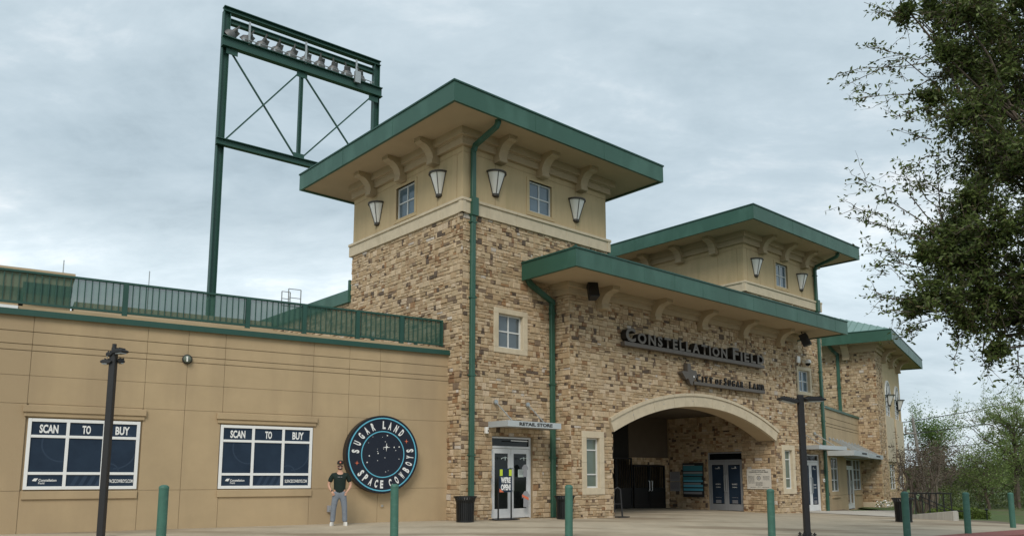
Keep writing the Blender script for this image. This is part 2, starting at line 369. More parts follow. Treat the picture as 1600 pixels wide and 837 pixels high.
def window(root, face, s0, s1, z0, z1, cols=2, rows=2, n=-.08, fr='white_frame', gl='glass', t=.05, splits=None, vs=None):
    mb = MB(E0); vs = vs or [s0 + (s1 - s0) * i / cols for i in range(1, cols)]; zs = splits or [z0 + (z1 - z0) * i / rows for i in range(1, rows)]
    fbox(mb, face, s0, s0 + t, n - .06, n, z0, z1); fbox(mb, face, s1 - t, s1, n - .06, n, z0, z1)
    fbox(mb, face, s0 + t, s1 - t, n - .06, n - .001, z0, z0 + t); fbox(mb, face, s0 + t, s1 - t, n - .06, n - .001, z1 - t, z1)
    for x in vs: fbox(mb, face, x - t * .42, x + t * .42, n - .05, n - .004, z0 + t, z1 - t)
    for z in zs: fbox(mb, face, s0 + t, s1 - t, n - .05, n - .008, z - t * .42, z + t * .42)
    w = mb.build('window', fr, root)
    X = [s0] + vs + [s1]; Z = [z0] + zs + [z1]
    for i in range(len(X) - 1):
        for j in range(len(Z) - 1):
            g = MB(E0); fbox(g, face, X[i] + .01, X[i + 1] - .01, n - .045 - random.uniform(0, .004), n - .035, Z[j] + .01, Z[j + 1] - .01); g.build('pane', gl, w)
    return w
def trim(root, face, s0, s1, z0, z1, t, n=.07, m='limestone', tb=None, pieces=False):
    """rectangular stone surround as four slabs butted end to end"""
    tb = tb or t
    for a, b, c, d in ((s0, s1, z1 - tb, z1), (s0, s1, z0, z0 + tb), (s0, s0 + t, z0 + tb, z1 - tb), (s1 - t, s1, z0 + tb, z1 - tb)):
        k = 2 if pieces and (d - c) > 1 else 1
        for i in range(k):
            mb = MB(E0); fbox(mb, face, a, b, -.10, n, c + (d - c) * i / k + (.004 if i else 0), c + (d - c) * (i + 1) / k); mb.build('surround', m, root, bevel=.008)
def bracket(root, face, s, zt, zb, outw=.78, w=.34):
    pr = [(0, zt), (outw, zt), (outw, zt - .13), (outw - .06, zt - .15)]
    x1, z1, x0, z0 = outw - .10, zt - .17, .27, zb + .13
    for i in range(0, 9):
        t = i / 8 * math.pi / 2; pr.append((x1 - (x1 - x0) * math.sin(t), z0 + (z1 - z0) * math.cos(t)))
    pr += [(.30, zb + .12), (.30, zb + .02), (.27, zb), (0, zb)]
    ox, oy, dx, dy, nx, ny = face; mb = MB(E0); n = len(pr); vs = []
    for a in (s - w / 2, s + w / 2): vs += [(ox + dx * a + nx * p[0], oy + dy * a + ny * p[0], p[1]) for p in pr]
    mb.add(vs, [tuple(range(n)), tuple(range(n, 2 * n))] + [(i, (i + 1) % n, n + (i + 1) % n, n + i) for i in range(n)])
    # raised border strips on the curved underside
    mb.build('bracket', 'stucco_trim', root)
def cornice(root, face, s0, s1, zt, zb, mk=.5, p1=.13, p2=.27, ends=True, m='stucco_trim'):
    zm = zb + (zt - zb) * mk; mb = MB(E0); e1, e2 = (p1, p2) if ends else (0, 0); e3 = .03 if ends else 0
    fbox(mb, face, s0 - e1, s1 + e1, 0, p1, zb, zm - .03); fbox(mb, face, s0 - e1 - e3, s1 + e1 + e3, 0, p1 + .035, zm - .03, zm); fbox(mb, face, s0 - e2, s1 + e2, 0, p2, zm, zt)
    mb.build('cornice', m, root)
def roof(root, x0, x1, y0, y1, zs, zf, rise=.5, inset=None, seams=False, soff=True, walls=None):
    """eaves: fascia boards, soffit, and a low hipped metal roof"""
    t = .09
    for a in ((x0, x1, y0, y0 + t), (x0, x1, y1 - t, y1), (x0, x0 + t, y0 + t, y1 - t), (x1 - t, x1, y0 + t, y1 - t)):
        f = MB(E0).box(a[0], a[1], a[2], a[3], zs - .06, zf).build('fascia', 'green', root)
        lx, ly = a[1] - a[0], a[3] - a[2]; nseg = int(max(lx, ly) // 3.0)
        if nseg > 1:
            for i in range(1, nseg):      # lapped joints between the fascia sheets
                k = MB(E0)
                if lx > ly:
                    x = a[0] + lx * i / nseg; k.box(x - .012, x + .012, a[2] - .005, a[3] + .005, zs - .055, zf - .005)
                else:
                    y = a[2] + ly * i / nseg; k.box(a[0] - .005, a[1] + .005, y - .012, y + .012, zs - .055, zf - .005)
                k.build('joint_cover', 'green', f)
        MB(E0).box(a[0] - .03, a[1] + .03, a[2] - .03, a[3] + .03, zf, zf + .05).build('drip_edge', 'green_dark', f)
    if soff: MB(E0).box(x0 + t, x1 - t, y0 + t, y1 - t, zs, zs + .05).build('soffit', 'soffit', root)
    ins = inset or min(x1 - x0, y1 - y0) / 2 - .05; a, b, c, d = x0 + .05, x1 - .05, y0 + .05, y1 - .05; z = zf + .03
    vs = [(a, c, z), (b, c, z), (b, d, z), (a, d, z), (a + ins, c + ins, z + rise), (b - ins, c + ins, z + rise), (b - ins, d - ins, z + rise), (a + ins, d - ins, z + rise)]
    r = MB(E0).add(vs, [(0, 1, 5, 4), (1, 2, 6, 5), (2, 3, 7, 6), (3, 0, 4, 7), (4, 5, 6, 7)]).build('roof', 'roof_metal', root)
    if seams:
        mb = MB(E0)
        for u in np.arange(a + .4, b - .2, .42):
            k = min((u - a) / ins, (b - u) / ins, 1); mb.tube([(u, c, z + .02), (u, c + ins * k, z + rise * k + .02)], .02, 4)
        for u in np.arange(c + .4, d - .2, .42):
            k = min((u - c) / ins, (d - u) / ins, 1); mb.tube([(a, u, z + .02), (a + ins * k, u, z + rise * k + .02)], .02, 4)
        mb.build('seam', 'roof_metal', r)
def downspout(root, face, s, ztop, zbot, elbow=None, w=.165, p=.115, jog=None):
    mb = MB(E0); fbox(mb, face, s - w / 2, s + w / 2, .05, .05 + p, zbot, ztop)
    d = mb.build('downspout', 'green', root, bevel=.015)
    for z in np.arange(zbot + 1.9, ztop - .3, 2.4): k = MB(E0); fbox(k, face, s - w / 2 - .03, s + w / 2 + .03, .0, .065 + p, z, z + .04); k.build('strap', 'green', d)
    if jog: k = MB(E0); fbox(k, face, s - w / 2 - .02, s + w / 2 + .06, .0, p + .10, jog[0], jog[1]); k.build('offset_box', 'green', d)
    if elbow:
        ox, oy, dx, dy, nx, ny = face; pt = lambda q: (ox + dx * q[0] + nx * q[1], oy + dy * q[0] + ny * q[1], q[2])
        q = MB(E0).tube([pt(e_) for e_ in elbow], w * .58, 4); q.build('elbow', 'green', d)
def sconce(fr, face, s, zt, zb, label, w=.70, group='cone wall lamps on the towers'):
    ox, oy, dx, dy, nx, ny = face; lx, ly = ox + dx * s, oy + dy * s; x, y = fr.w(lx, ly)
    t = empty('wall_lamp', (x, y, zb + E0), fr.rz + math.atan2(ny, nx) + math.pi / 2, label, 'wall lamp', group)
    H = zt - zb; R = w / 2; r0 = R * .30; D = .9
    mb = MB(); mb.lathe([(r0, .09), (R * .93, H - .05)], n=14, a0=math.pi, a1=2 * math.pi); mb.build('lamp_shade', 'shade_white', t, smooth=True)
    f = MB()
    f.lathe([(R * .9, H - .055), (R * 1.06, H - .055), (R * 1.06, H), (R * .2, H), (.0, H)], n=14, a0=math.pi, a1=2 * math.pi)
    f.lathe([(0, 0), (r0 * .8, 0), (r0 * 1.25, .03), (r0 * 1.25, .10), (r0 * .9, .10)], n=10, a0=math.pi, a1=2 * math.pi)
    for a in (math.pi * 1.02, math.pi * 1.38, math.pi * 1.70, math.pi * 1.98):
        f.tube([(r0 * 1.05 * math.cos(a), r0 * 1.05 * math.sin(a), .07), (R * .98 * math.cos(a), R * .98 * math.sin(a), H - .03)], .013, 5)
    f.box(-R * .3, R * .3, -.012, .03, .06, H - .05)
    f.build('lamp_frame', 'frame_dark', t)
    return t
def storefront(root, face, s0, s1, z0, zt, zd, fr='aluminium', gl='glass_dark', poster=False, n=-.06):
    """aluminium double door with a transom"""
    t = .055; mb = MB(E0); fbox(mb, face, s0, s0 + t, n - .1, n, z0, zt); fbox(mb, face, s1 - t, s1, n - .1, n, z0, zt)
    fbox(mb, face, s0 + t, s1 - t, n - .1, n - .002, zt - t, zt); fbox(mb, face, s0 + t, s1 - t, n - .1, n - .002, zd, zd + .07); mb.build('door_frame', fr, root, bevel=.004)
    g = MB(E0); fbox(g, face, s0 + t, s1 - t, n - .06, n - .05, zd + .07, zt - t); g.build('transom_pane', 'glass_dark', root)
    sm = (s0 + s1) / 2
    for k, (a, b) in enumerate(((s0 + t + .004, sm - .004), (sm + .004, s1 - t - .004))):
        st = .115; mb = MB(E0); q = n - .012
        fbox(mb, face, a, a + st, q - .045, q, z0 + .02, zd - .008); fbox(mb, face, b - st, b, q - .045, q, z0 + .02, zd - .008)
        fbox(mb, face, a + st, b - st, q - .045, q - .002, z0 + .02, z0 + .30); fbox(mb, face, a + st, b - st, q - .045, q - .002, zd - .16, zd - .008)
        leaf = mb.build('door', fr, root, bevel=.004)
        g = MB(E0); fbox(g, face, a + st - .005, b - st + .005, q - .03, q - .022, z0 + .29, zd - .15); g.build('pane', gl, leaf)
        hs = b - st * .45 if k == 0 else a + st * .45; ox, oy, dx, dy, nx, ny = face
        pt = lambda s, nn, z: (ox + dx * s + nx * nn, oy + dy * s + ny * nn, z)
        h = MB(E0); h.tube([pt(hs, q, z0 + .85), pt(hs, q + .07, z0 + .85), pt(hs, q + .07, z0 + 1.55), pt(hs, q, z0 + 1.55)], .016, 6); h.build('handle', 'galvanised', leaf)
        if poster:
            p = MB(E0); fbox(p, face, a + st + .005, b - st - .005, q - .02, q - .012, z0 + .33, zd - .19); P = p.build('poster', 'navy', leaf)
# ================================================================== TOWERS
GRD = lambda fr, u, v: gz(*fr.w(u, v)) - E0            # ground in eye-relative height
TW = 6.65
def tower(u0, first):
    fr = FB; lab = ('tan stone entrance tower with green eaves standing beside the left wing' if first else 'farther stone entrance tower rising behind the right end of the arch canopy')
    root = fr.root('entrance_tower', lab, 'tower', 'entrance towers flanking the arch')
    front = (u0, 0, 1, 0, 0, -1); left = (u0, 0, 0, 1, -1, 0); right = (u0 + TW, 0, 0, 1, 1, 0); back = (u0, TW, 1, 0, 0, 1)
    zb = -1.9; ZB, ZT, ZS, ZF = 8.13, 8.60, 10.82, 11.36
    fh = []; 
    if first: fh = [(1.24, 2.68, 3.9, 5.33), (1.20, 2.92, -1.25, 1.28)]
    else: fh = [(20.0 - u0 - .16, 21.04 - u0 + .16, 3.86, 5.20), (20.02 - u0, 21.68 - u0, -1.55, 1.10)]
    backing(root, 'stone_wall', front, 0, TW, zb, ZB, fh + ([(5.9, TW, -3, 2.95)] if first else [(0, .655, -3, 2.95)]), 'mortar', .16)
    for nm, fc, z_ in (('stone_wall', left, zb if first else 2.95), ('stone_wall', right, 2.95 if first else zb), ('stone_wall', back, zb)): backing(root, nm, fc, 0, TW, z_, ZB, [(5.9, TW, -3, 2.95)] if first and fc is back else ([(0, .75, -3, 2.95)] if fc is back else []), 'mortar')
    # stones
    blk = ([(3.98, TW + .1, -2, 6.5)] if first else [(-.1, 18.42 - u0, -2, 6.5)])
    st = lay(front, 0, TW, zb + .3 if not first else -1.26, ZB, fh + blk)
    st += lay(left, -.03, TW, -1.26 if first else 5.0, ZB, [(.62, TW + 1, -2, 3.7)] if first else [])
    if not first: st += lay(right, -.03, TW, 6.0, ZB)
    else: st += lay(right, -.03, TW, 6.4, ZB)
    set_stones(root, st)
    # belt course in separate blocks
    for fc, sgn in ((front, 0), (left, 1), (right, 1)):
        n = 6; a0, a1 = (-.13, TW + .13) if not sgn else (-.128, TW + .13)
        for i in range(n):
            a, b = a0 + (a1 - a0) * i / n, a0 + (a1 - a0) * (i + 1) / n
            mb = MB(E0); e_ = .0 if not sgn else .002
            fbox(mb, fc, a + .003, b - .003, -.05, .10 - e_, ZB, ZT - .09); fbox(mb, fc, a + .003, b - .003, -.05, .145 - e_, ZT - .09, ZT); mb.build('belt_block', 'limestone', root, bevel=.006)
    # stucco upper storey
    wh = [(2.82, 3.87, 8.85, 9.92)] if first else [(18.46 - u0, 19.52 - u0, 8.85, 9.95)]
    backing(root, 'upper_wall', front, 0, TW, ZT, ZS, wh, 'stucco_upper', .16)
    lh = [(2.64, 3.76, 8.84, 9.95)] if first else []
    backing(root, 'upper_wall', left, 0, TW, ZT, ZS, lh, 'stucco_upper', .16)
    backing(root, 'upper_wall', right, 0, TW, ZT, ZS, [], 'stucco_upper'); backing(root, 'upper_wall', back, 0, TW, ZT, ZS, [], 'stucco_upper')
    w0 = wh[0]; window(root, front, *w0, 2, 2, gl='glass_blue'); trim(root, front, w0[0] - .13, w0[1] + .13, w0[2] - .16, w0[3] + .10, .13, .025, 'stucco_upper', .10)
    if first: window(root, left, *lh[0], 2, 2, gl='glass_blue'); trim(root, left, lh[0][0] - .13, lh[0][1] + .13, lh[0][2] - .14, lh[0][3] + .10, .13, .025, 'stucco_upper', .10)
    # reveal joint below the cornice and vertical joints of the stucco
    jb = MB(E0)
    for fc in (front, left):
        fbox(jb, fc, .02, TW - .02, 0, .012, 10.14, 10.155)
        for s in (1.32, 5.05): fbox(jb, fc, s - .006, s + .006, 0, .010, ZT, 10.13)
        fbox(jb, fc, .30, .312, 0, .010, ZT, 10.13)
    jb.build('stucco_joint', 'stucco', root)
    for fc in (front, left, right):
        cornice(root, fc, 0, TW, ZS - .001, 10.33, ends=fc is front)
        for s in (1.42, 3.32, 5.22): bracket(root, fc, s, ZS, 10.07)
    roof(root, u0 - 1.52, u0 + TW + 1.50, -1.52, TW + 1.5, ZS, ZF, .45 if not first else .25)
    # mid window and its stone surround
    if first:
        trim(root, front, 1.24, 2.68, 3.9, 5.33, .2, .06, tb=.17); window(root, front, 1.44, 2.48, 4.07, 5.16, 2, 2)
    else:
        trim(root, front, 20.0 - u0 - .16, 21.04 - u0 + .16, 3.86, 5.20, .16, .06); window(root, front, 20.0 - u0, 21.04 - u0, 4.02, 5.04, 2, 2, gl='glass_blue')
    return root, front, left
T1, F1, L1 = tower(0.0, True)
T2, F2, L2 = tower(15.75, False)
downspout(T1, F1, .33, 10.28, -1.25, [(.33, .13, 10.20), (.33, .20, 10.36), (.33, 1.22, 10.62), (.33, 1.30, 10.72), (.33, 1.30, 10.85)], jog=(8.08, 8.66))
downspout(T2, F2, 22.02 - 15.75, 10.28, -1.62, [(6.27, .13, 10.20), (6.27, .20, 10.36), (6.27, 1.22, 10.62), (6.27, 1.30, 10.72), (6.27, 1.30, 10.85)], jog=(8.08, 8.66))
sconce(FB, F1, 1.32, 9.76, 8.94, 'white cone wall lamp right of the downspout, front face of the nearer tower')
sconce(FB, F1, 5.05, 9.74, 8.92, 'white cone wall lamp right of the window, front face of the nearer tower')
sconce(FB, L1, 1.22, 9.76, 8.94, 'white cone wall lamp near the corner, left face of the nearer tower')
sconce(FB, L1, 4.95, 9.74, 8.92, 'leftmost white cone wall lamp, far left of the small tower window')
sconce(FB, F2, 16.72 - 15.75, 9.76, 8.94, 'white cone wall lamp left of the window on the farther tower')
sconce(FB, F2, 20.72 - 15.75, 9.74, 8.92, 'white cone wall lamp by the downspout on the farther tower')
# store door of the near tower, shop interior behind it
storefront(T1, F1, 1.22, 2.90, -1.25, 1.27, .91, gl='glass_shop' if 'glass_shop' in M else 'glass_dark')
storefront(T2, F2, 20.03 - 15.75, 21.67 - 15.75, -1.55, 1.09, .74, poster=True)
# ---- rest of the low stone wall running back from the near tower
lw = FB.at('stone_parapet_wall', 0, 0, 0, 'low stone wall with green cap running back from the near tower behind the fence', 'wall')
lf = (.03, TW, 0, 1, -1, 0); backing(lw, 'stone_wall', lf, 0, 9, 3.0, 6.42, [], 'mortar'); set_stones(lw, lay(lf, 0, 9, 3.7, 6.42), 300)
MB(E0).box(-.12, .5, TW + .06, TW + 9, 6.42, 6.88).build('wall_cap', 'green', lw)
MB(E0).box(-.10, -.02, TW + .02, TW + .12, 6.42, 7.25).build('flashing', 'green', lw)

# ================================================================== GATEWAY
UC = 11.2; J0, J1 = UC - 5.23, UC + 5.23; RI = 12.47; CZ = 2.70 - RI; RO = RI + .5
G = FB.root('entrance_gateway', 'stone entrance block with the broad arch between the two towers', 'building')
b0, b1, vf = 3.96, 18.44, -.70
gf = (b0, vf, 1, 0, 0, -1); gl_ = (b0, vf, 0, 1, -1, 0); gr_ = (b1, vf, 0, 1, 1, 0)
WL = (4.66 - b0, 5.30 - b0, -.33, 1.31); WR = (17.16 - b0, 17.80 - b0, -.47, 1.19)
hl = (WL[0] - .22, WL[1] + .22, WL[2] - .22, WL[3] + .22); hr = (WR[0] - .22, WR[1] + .22, WR[2] - .22, WR[3] + .22)
zq = lambda u: CZ + math.sqrt(RI ** 2 - (u - UC) ** 2)
mbw = MB(E0)                                     # front wall with the arched opening, .7 m thick
def strip(a, b, za, zb_, zt, y):
    mbw.quad((a, y, za), (b, y, zb_), (b, y, zt), (a, y, zt))
backing(G, 'stone_wall', gf, 0, J0 - b0, -1.9, 6.4, [hl], 'mortar', .16)
backing(G, 'stone_wall', gf, J1 - b0, b1 - b0, -1.9, 6.4, [hr], 'mortar', .16)
K = 30
for i in range(K):
    a, b = J0 + (J1 - J0) * i / K, J0 + (J1 - J0) * (i + 1) / K
    strip(a, b, zq(a), zq(b), 6.4, vf); strip(a, b, zq(a), zq(b), 6.4, .05)
mbw.build('stone_wall', 'mortar', G)
sof = MB(E0)
for i in range(K):
    a, b = J0 + (J1 - J0) * i / K, J0 + (J1 - J0) * (i + 1) / K
    sof.quad((a, vf - .09, zq(a)), (b, vf - .09, zq(b)), (b, .05, zq(b)), (a, .05, zq(a)))
sof.build('arch_soffit', 'soffit', G)
backing(G, 'stone_wall', gl_, 0, .74, -1.9, 6.4, [], 'mortar'); backing(G, 'stone_wall', gr_, 0, .74, -1.9, 6.4, [], 'mortar')
def atest(a, b, c, d):
    cs = [(a + b0, c), (b + b0, c), (a + b0, d), (b + b0, d)]
    if d < 1.5: return not (b + b0 > J0 + .03 and a + b0 < J1 - .03)
    for u, z in cs:
        if J0 - .25 < u < J1 + .25 and math.hypot(u - UC, z - CZ) < RI + .06 and z > 1.2: return False
    u = (a + b) / 2 + b0
    if J0 + .03 < u < J1 - .03 and (c + d) / 2 < zq(min(max(u, J0), J1)) + .05: return False
    return True
st = lay(gf, 0, b1 - b0, -1.6, 6.12, [hl, hr, (J0 - b0, J1 - b0, -3, 1.5)], atest)
st += lay(gl_, -.03, .70, -1.4, 6.12); 
# passage walls
pw = (J1, .05 - .75, 0, 1, -1, 0)               # right-hand wall of the passage, seen through the arch; s = v + .70
DP = (.90 + .70, 2.72 + .70, -1.5, 1.16)
backing(G, 'passage_wall', pw, 0, 9.4, -1.9, 3.0, [DP], 'mortar', .12)
st += lay(pw, -.03, 5.55, -1.52, 2.80, [DP], lambda a, b, c, d: not (a < .74 and d > 1.55))
bw = (0, 4.85, 1, 0, 0, -1)                      # rear wall of the passage
MB(E0).box(13.55, J1, 4.95, 5.1, .93, 2.8).build('passage_shade_panel', 'passage_shade', G)
MB(E0).box(15.92, J1, 4.90, 5.1, -1.7, .93).build('passage_wall', 'mortar', G)
MB(E0).box(13.55, 15.92, 4.93, 5.1, .60, .93).build('passage_wall', 'mortar', G)
st += lay((0, 4.92, 1, 0, 0, -1), 13.6, J1, .60, .93); st += lay((0, 4.90, 1, 0, 0, -1), 15.93, J1, -1.5, .60)
pl = (J0, -.70, 0, 1, 1, 0); backing(G, 'passage_wall', pl, 0, 9, -1.9, 3.0, [], 'mortar'); st += lay(pl, -.03, 2.5, -1.45, 2.8, [], lambda a, b, c, d: not (a < .74 and d > 1.55))
MB(E0).box(J0, J1, .05, 9, 2.80, 2.9).build('passage_ceiling', 'passage_shade', G)
MB(E0).box(J0, J1, 8.6, 8.7, -1.9, 2.8).build('rear_wall', 'unlit_black', G)
MB(E0).box(J0 + .05, 13.45, 4.9, 5.0, .9, 2.8).build('passage_shade_panel', 'unlit_black', G)  # black sheet painted where the corridor just runs on into darkness
set_stones(G, st)
# arch ring: voussoirs with an outer moulding
A0 = math.asin(5.23 / RI); NV = 9
for i in range(NV):
    a, b = -A0 + 2 * A0 * i / NV + .0006, -A0 + 2 * A0 * (i + 1) / NV - .0006; mb = MB(E0)
    def ring(ra, rb, y0, y1):
        k = 4; A = [a + (b - a) * j / k for j in range(k + 1)]; pt = lambda r, t: (UC + r * math.sin(t), CZ + r * math.cos(t))
        mb.prism([pt(ra, t) for t in A] + [pt(rb, t) for t in reversed(A)], 'y', y0, y1)
    ring(RI - .002, RO - .11, vf - .11, vf + .02); ring(RO - .105, RO, vf - .15, vf + .02)
    mb.build('voussoir', 'limestone', G)
for s in (-.78, -.45, -.12, .25, .62, .9):
    MB(E0).tube([(UC + (RI + .2) * math.sin(s * A0), vf - .113, CZ + (RI + .2) * math.cos(s * A0)), (UC + (RI + .2) * math.sin(s * A0), vf - .10, CZ + (RI + .2) * math.cos(s * A0))], .022, 8).build('bolt', 'print_grey', G)
trim(G, gf, *hl, .22, .06, tb=.22, pieces=True); window(G, gf, *WL, 1, 3, n=-.07, gl='glass_pale', splits=[WL[2] + .44, WL[3] - .40])
trim(G, gf, *hr, .22, .06, tb=.22, pieces=True); window(G, gf, *WR, 1, 3, n=-.07, gl='glass_pale', splits=[WR[2] + .44, WR[3] - .40])
# cornice, brackets, canopy
cornice(G, gf, 0, b1 - b0, 6.42, 6.04, .55); cornice(G, gl_, 0, .69, 6.419, 6.04, .55, ends=False)
for u in (5.45, 8.35, 11.25, 14.15, 17.05): bracket(G, gf, u - b0, 6.42, 5.70, .80, .36)
cr_ = FB.root('canopy_roof', 'long green canopy roof over the entrance arch, joining the two towers', 'roof')
cx0, cx1, cy0, zs, zf = 2.42, 20.0, -2.52, 6.42, 6.93
MB(E0).box(cx0, cx1, cy0, cy0 + .1, zs - .05, zf).build('fascia', 'green', cr_)
MB(E0).box(cx0, cx0 + .1, cy0 + .1, -.055, zs - .05, zf).build('fascia', 'green', cr_)
MB(E0).box(cx1 - .1, cx1, cy0 + .1, -.055, zs - .05, zf).build('fascia', 'green', cr_)
for u in np.arange(cx0 + 1.6, cx1, 1.65): MB(E0).box(u - .010, u + .010, cy0 - .004, cy0, zs - .045, zf - .004).build('joint_cover', 'green', cr_)
MB(E0).box(cx0 - .03, cx1 + .03, cy0 - .03, cy0 + .12, zf, zf + .05).build('drip_edge', 'green_dark', cr_)
MB(E0).box(cx0 - .03, cx0 + .12, cy0 + .12, -.055, zf, zf + .05).build('drip_edge', 'green_dark', cr_)
MB(E0).box(cx0 + .1, cx1 - .1, cy0 + .1, 0.0, zs, zs + .05).build('soffit', 'soffit', cr_)
MB(E0).add([(cx0, cy0, zf + .04), (cx1, cy0, zf + .04), (cx1 - 1.5, -.06, zf + .36), (cx0 + 1.5, -.06, zf + .36), (cx0, -.06, zf + .04), (cx1, -.06, zf + .04)], [(0, 1, 2, 3), (0, 3, 4), (1, 5, 2)]).build('roof_slope', 'green', cr_)
MB(E0).box(TW + .12, 15.6, -.06, 3, zf, zf + .40).build('roof_curb', 'green_dark', cr_)
MB(E0).tube([(cx0 + .1, cy0 + .1, zf + .1), (cx0 + 1.5, -.1, zf + .42)], .05, 6).build('ridge_cap', 'green_dark', cr_)
downspout(G, (0, 0, 1, 0, 0, -1), 3.74, 5.78, -1.27, [(3.74, .15, 5.72), (3.70, .15, 5.84), (2.72, .15, 6.28), (2.62, .15, 6.42)], w=.18)
# passage gates, doors and notices
gt = FB.at('passage_gate', 14.0, 4.75, 0, 'black metal double gate at the back of the arched passage', 'gate')
def gate(u0, u1, z1):
    mb = MB(E0); a, b = u0 - 14.0, u1 - 14.0
    for x in (a, b - .06): mb.box(x, x + .06, -.03, .03, -1.42, z1)
    mb.box(a + .06, b - .06, -.03, .03, z1 - .07, z1); mb.box(a + .06, b - .06, -.03, .03, -1.40, -1.2); mb.box(a + .06, b - .06, -.03, .03, -.55, -.45)
    mb.box(a + .06, b - .06, .0, .01, -1.25, -.5); g = mb.build('gate_leaf', 'black_metal', gt)
    for x in np.arange(a + .17, b - .1, .12): MB(E0).box(x - .011, x + .011, -.011, .011, -.45, z1 - .07).build('bar', 'black_metal', g)
    return g
g1 = gate(13.6, 14.72, .58); g2 = gate(14.75, 15.88, .58); gate(11.3, 12.4, .9); gate(12.42, 13.5, .9)
for g, x in ((g1, .64), (g2, .83)): MB(E0).tube([(x, -.03, -.60), (x, -.09, -.58), (x, -.09, -.16), (x, -.03, -.14)], .022, 6).build('handle', 'aluminium', g)
storefront(G, pw, DP[0], DP[1], -1.46, 1.14, .74, 'aluminium_shaded', poster=True)

# ================================================================== door posters, notices on the passage wall
def plate(name, fr, face, s0, s1, z0, z1, n, m, label, cat, group=None, thick=.02):
    ox, oy, dx, dy, nx, ny = face; cx_, cy_ = fr.w(ox + dx * (s0 + s1) / 2 + nx * n, oy + dy * (s0 + s1) / 2 + ny * n)
    rz = fr.rz + math.atan2(ny, nx) + math.pi / 2
    t = empty(name, (cx_, cy_, z0 + E0), rz, label, cat, group); w, h = s1 - s0, z1 - z0
    MB().box(-w / 2, w / 2, -thick, 0, 0, h).build('panel', m, t); return t, w, h
t, w, h = plate('notice_sign', FB, pw, .70 - .52, .70 + .64, -.48, .38, .07, 'sign_white', 'white rectangular notice with black printing right of the passage door', 'sign')
lettering('CITY OF SUGAR LAND', t, 'print_black', -w * .28, -.024, h * .90, .045, w * .56, .02)
lettering('CONSTELLATION FIELD', t, 'print_black', -w * .40, -.024, h * .81, .055, w * .80, .03)
def textlines(t, y, rows, m='print_black', hh=.014, parent_name='lettering'):
    mb = MB(); r = random.Random(5)
    for x0, x1, z in rows:
        x = x0
        while x < x1:
            l_ = r.uniform(.03, .09); l_ = min(l_, x1 - x); mb.box(x, x + l_, y - .002, y, z, z + hh); x += l_ + .016
    return mb.build(parent_name, m, t)
rows = [(-w * .12, w * .12, h * .73)] + [(-w * .44, -w * .18, h * (.62 - .055 * i)) for i in range(7)] + [(w * .18, w * .44, h * (.62 - .055 * i)) for i in range(4)] + [(-w * .14, w * .16, h * (.33 - .05 * i)) for i in range(4)] + [(-w * .36, -w * .12, h * .08), (w * .14, w * .42, h * .08), (-w * .06, w * .08, h * .10)]
textlines(t, -.022, rows)
MB().lathe([(.075, 0), (.095, 0)], n=20).build('seal', 'print_black', t).matrix_local = Matrix.Translation((0, -.023, h * .55)) @ Matrix.Rotation(math.pi / 2, 4, 'X')
MB().lathe([(0, 0), (.05, 0)], n=12).build('seal', 'print_grey', t).matrix_local = Matrix.Translation((0, -.023, h * .55)) @ Matrix.Rotation(math.pi / 2, 4, 'X')
t, w, h = plate('notice_board', FB, pw, .70 + 2.88, .70 + 4.02, -.88, .68, .08, 'print_black', 'tall board of teal and black rows left of the passage door', 'sign', thick=.05)
zr = h - .08
for i, (hh, m, fr_) in enumerate(((.05, 'print_grey', .6), (.24, 'print_teal', 1), (.03, None, 0), (.10, 'print_grey', 1), (.10, 'print_teal', 1), (.04, None, 0), (.14, 'print_teal', .95), (.10, 'print_blue', 1), (.035, None, 0), (.08, 'print_grey', .9), (.12, 'print_blue', 1), (.05, None, 0), (.12, 'print_blue', 1), (.04, None, 0), (.11, 'print_grey', .95))):
    if m: MB().box(-w * .47, -w * .47 + w * .94 * fr_, -.056, -.05, zr - hh + .01, zr).build('printed_row', m, t)
    zr -= hh
t, w, h = plate('paper_notice', FB, pw, .70 + 4.22, .70 + 4.80, -.16, .28, .07, 'print_grey', 'upper of two grey paper notices on the dark passage wall', 'notice', thick=.012)
textlines(t, -.013, [(-w * .4, w * .4, h * (.9 - .13 * i)) for i in range(6)])
t, w, h = plate('paper_notice', FB, pw, .70 + 4.22, .70 + 4.80, -.62, -.19, .07, 'print_grey', 'lower of two grey paper notices on the dark passage wall', 'notice', thick=.012)
textlines(t, -.013, [(-w * .4, w * .4, h * (.9 - .13 * i)) for i in range(6)])
def door_prints(root, face, s0, s1, z0, zd, n):
    ox, oy, dx, dy, nx, ny = face; sm = (s0 + s1) / 2; rz = math.atan2(ny, nx) + math.pi / 2
    for c in ((s0 + .055 + sm) / 2, (sm + s1 - .055) / 2):
        cx_, cy_ = ox + dx * c + nx * n, oy + dy * c + ny * n; hd = zd - z0; w = .40
        e_ = [o for o in root.children if o.name.startswith('door') and not o.name.startswith('door_')]
        def L_(s, m, fz, h, ww):
            lettering(s, root, m, cx_ - math.cos(rz) * ww / 2, cy_ - math.sin(rz) * ww / 2, z0 + hd * fz + E0, h, ww, .02, rz=rz)
        L_('Constellation', 'print_white', .845, .05, .26); L_('WELCOME TO', 'print_white', .52, .06, .27); L_('Constellation', 'print_white', .465, .05, .24); L_('SLSPACECOWBOYS.COM', 'print_grey', .26, .03, .30)
        mb = MB(E0); 
        for i in range(3): fbox(mb, face, c - .14, c + .14, n - .001, n + .001, z0 + hd * (.20 - .022 * i), z0 + hd * (.213 - .022 * i))
        mb.build('lettering', 'print_grey', root)
        mb = MB(E0); fbox(mb, face, c - .10, c - .04, n - .001, n + .001, z0 + hd * .87, z0 + hd * .888); mb.build('logo', 'print_white', root)
door_prints(G, pw, DP[0], DP[1], -1.46, .74, -.078)
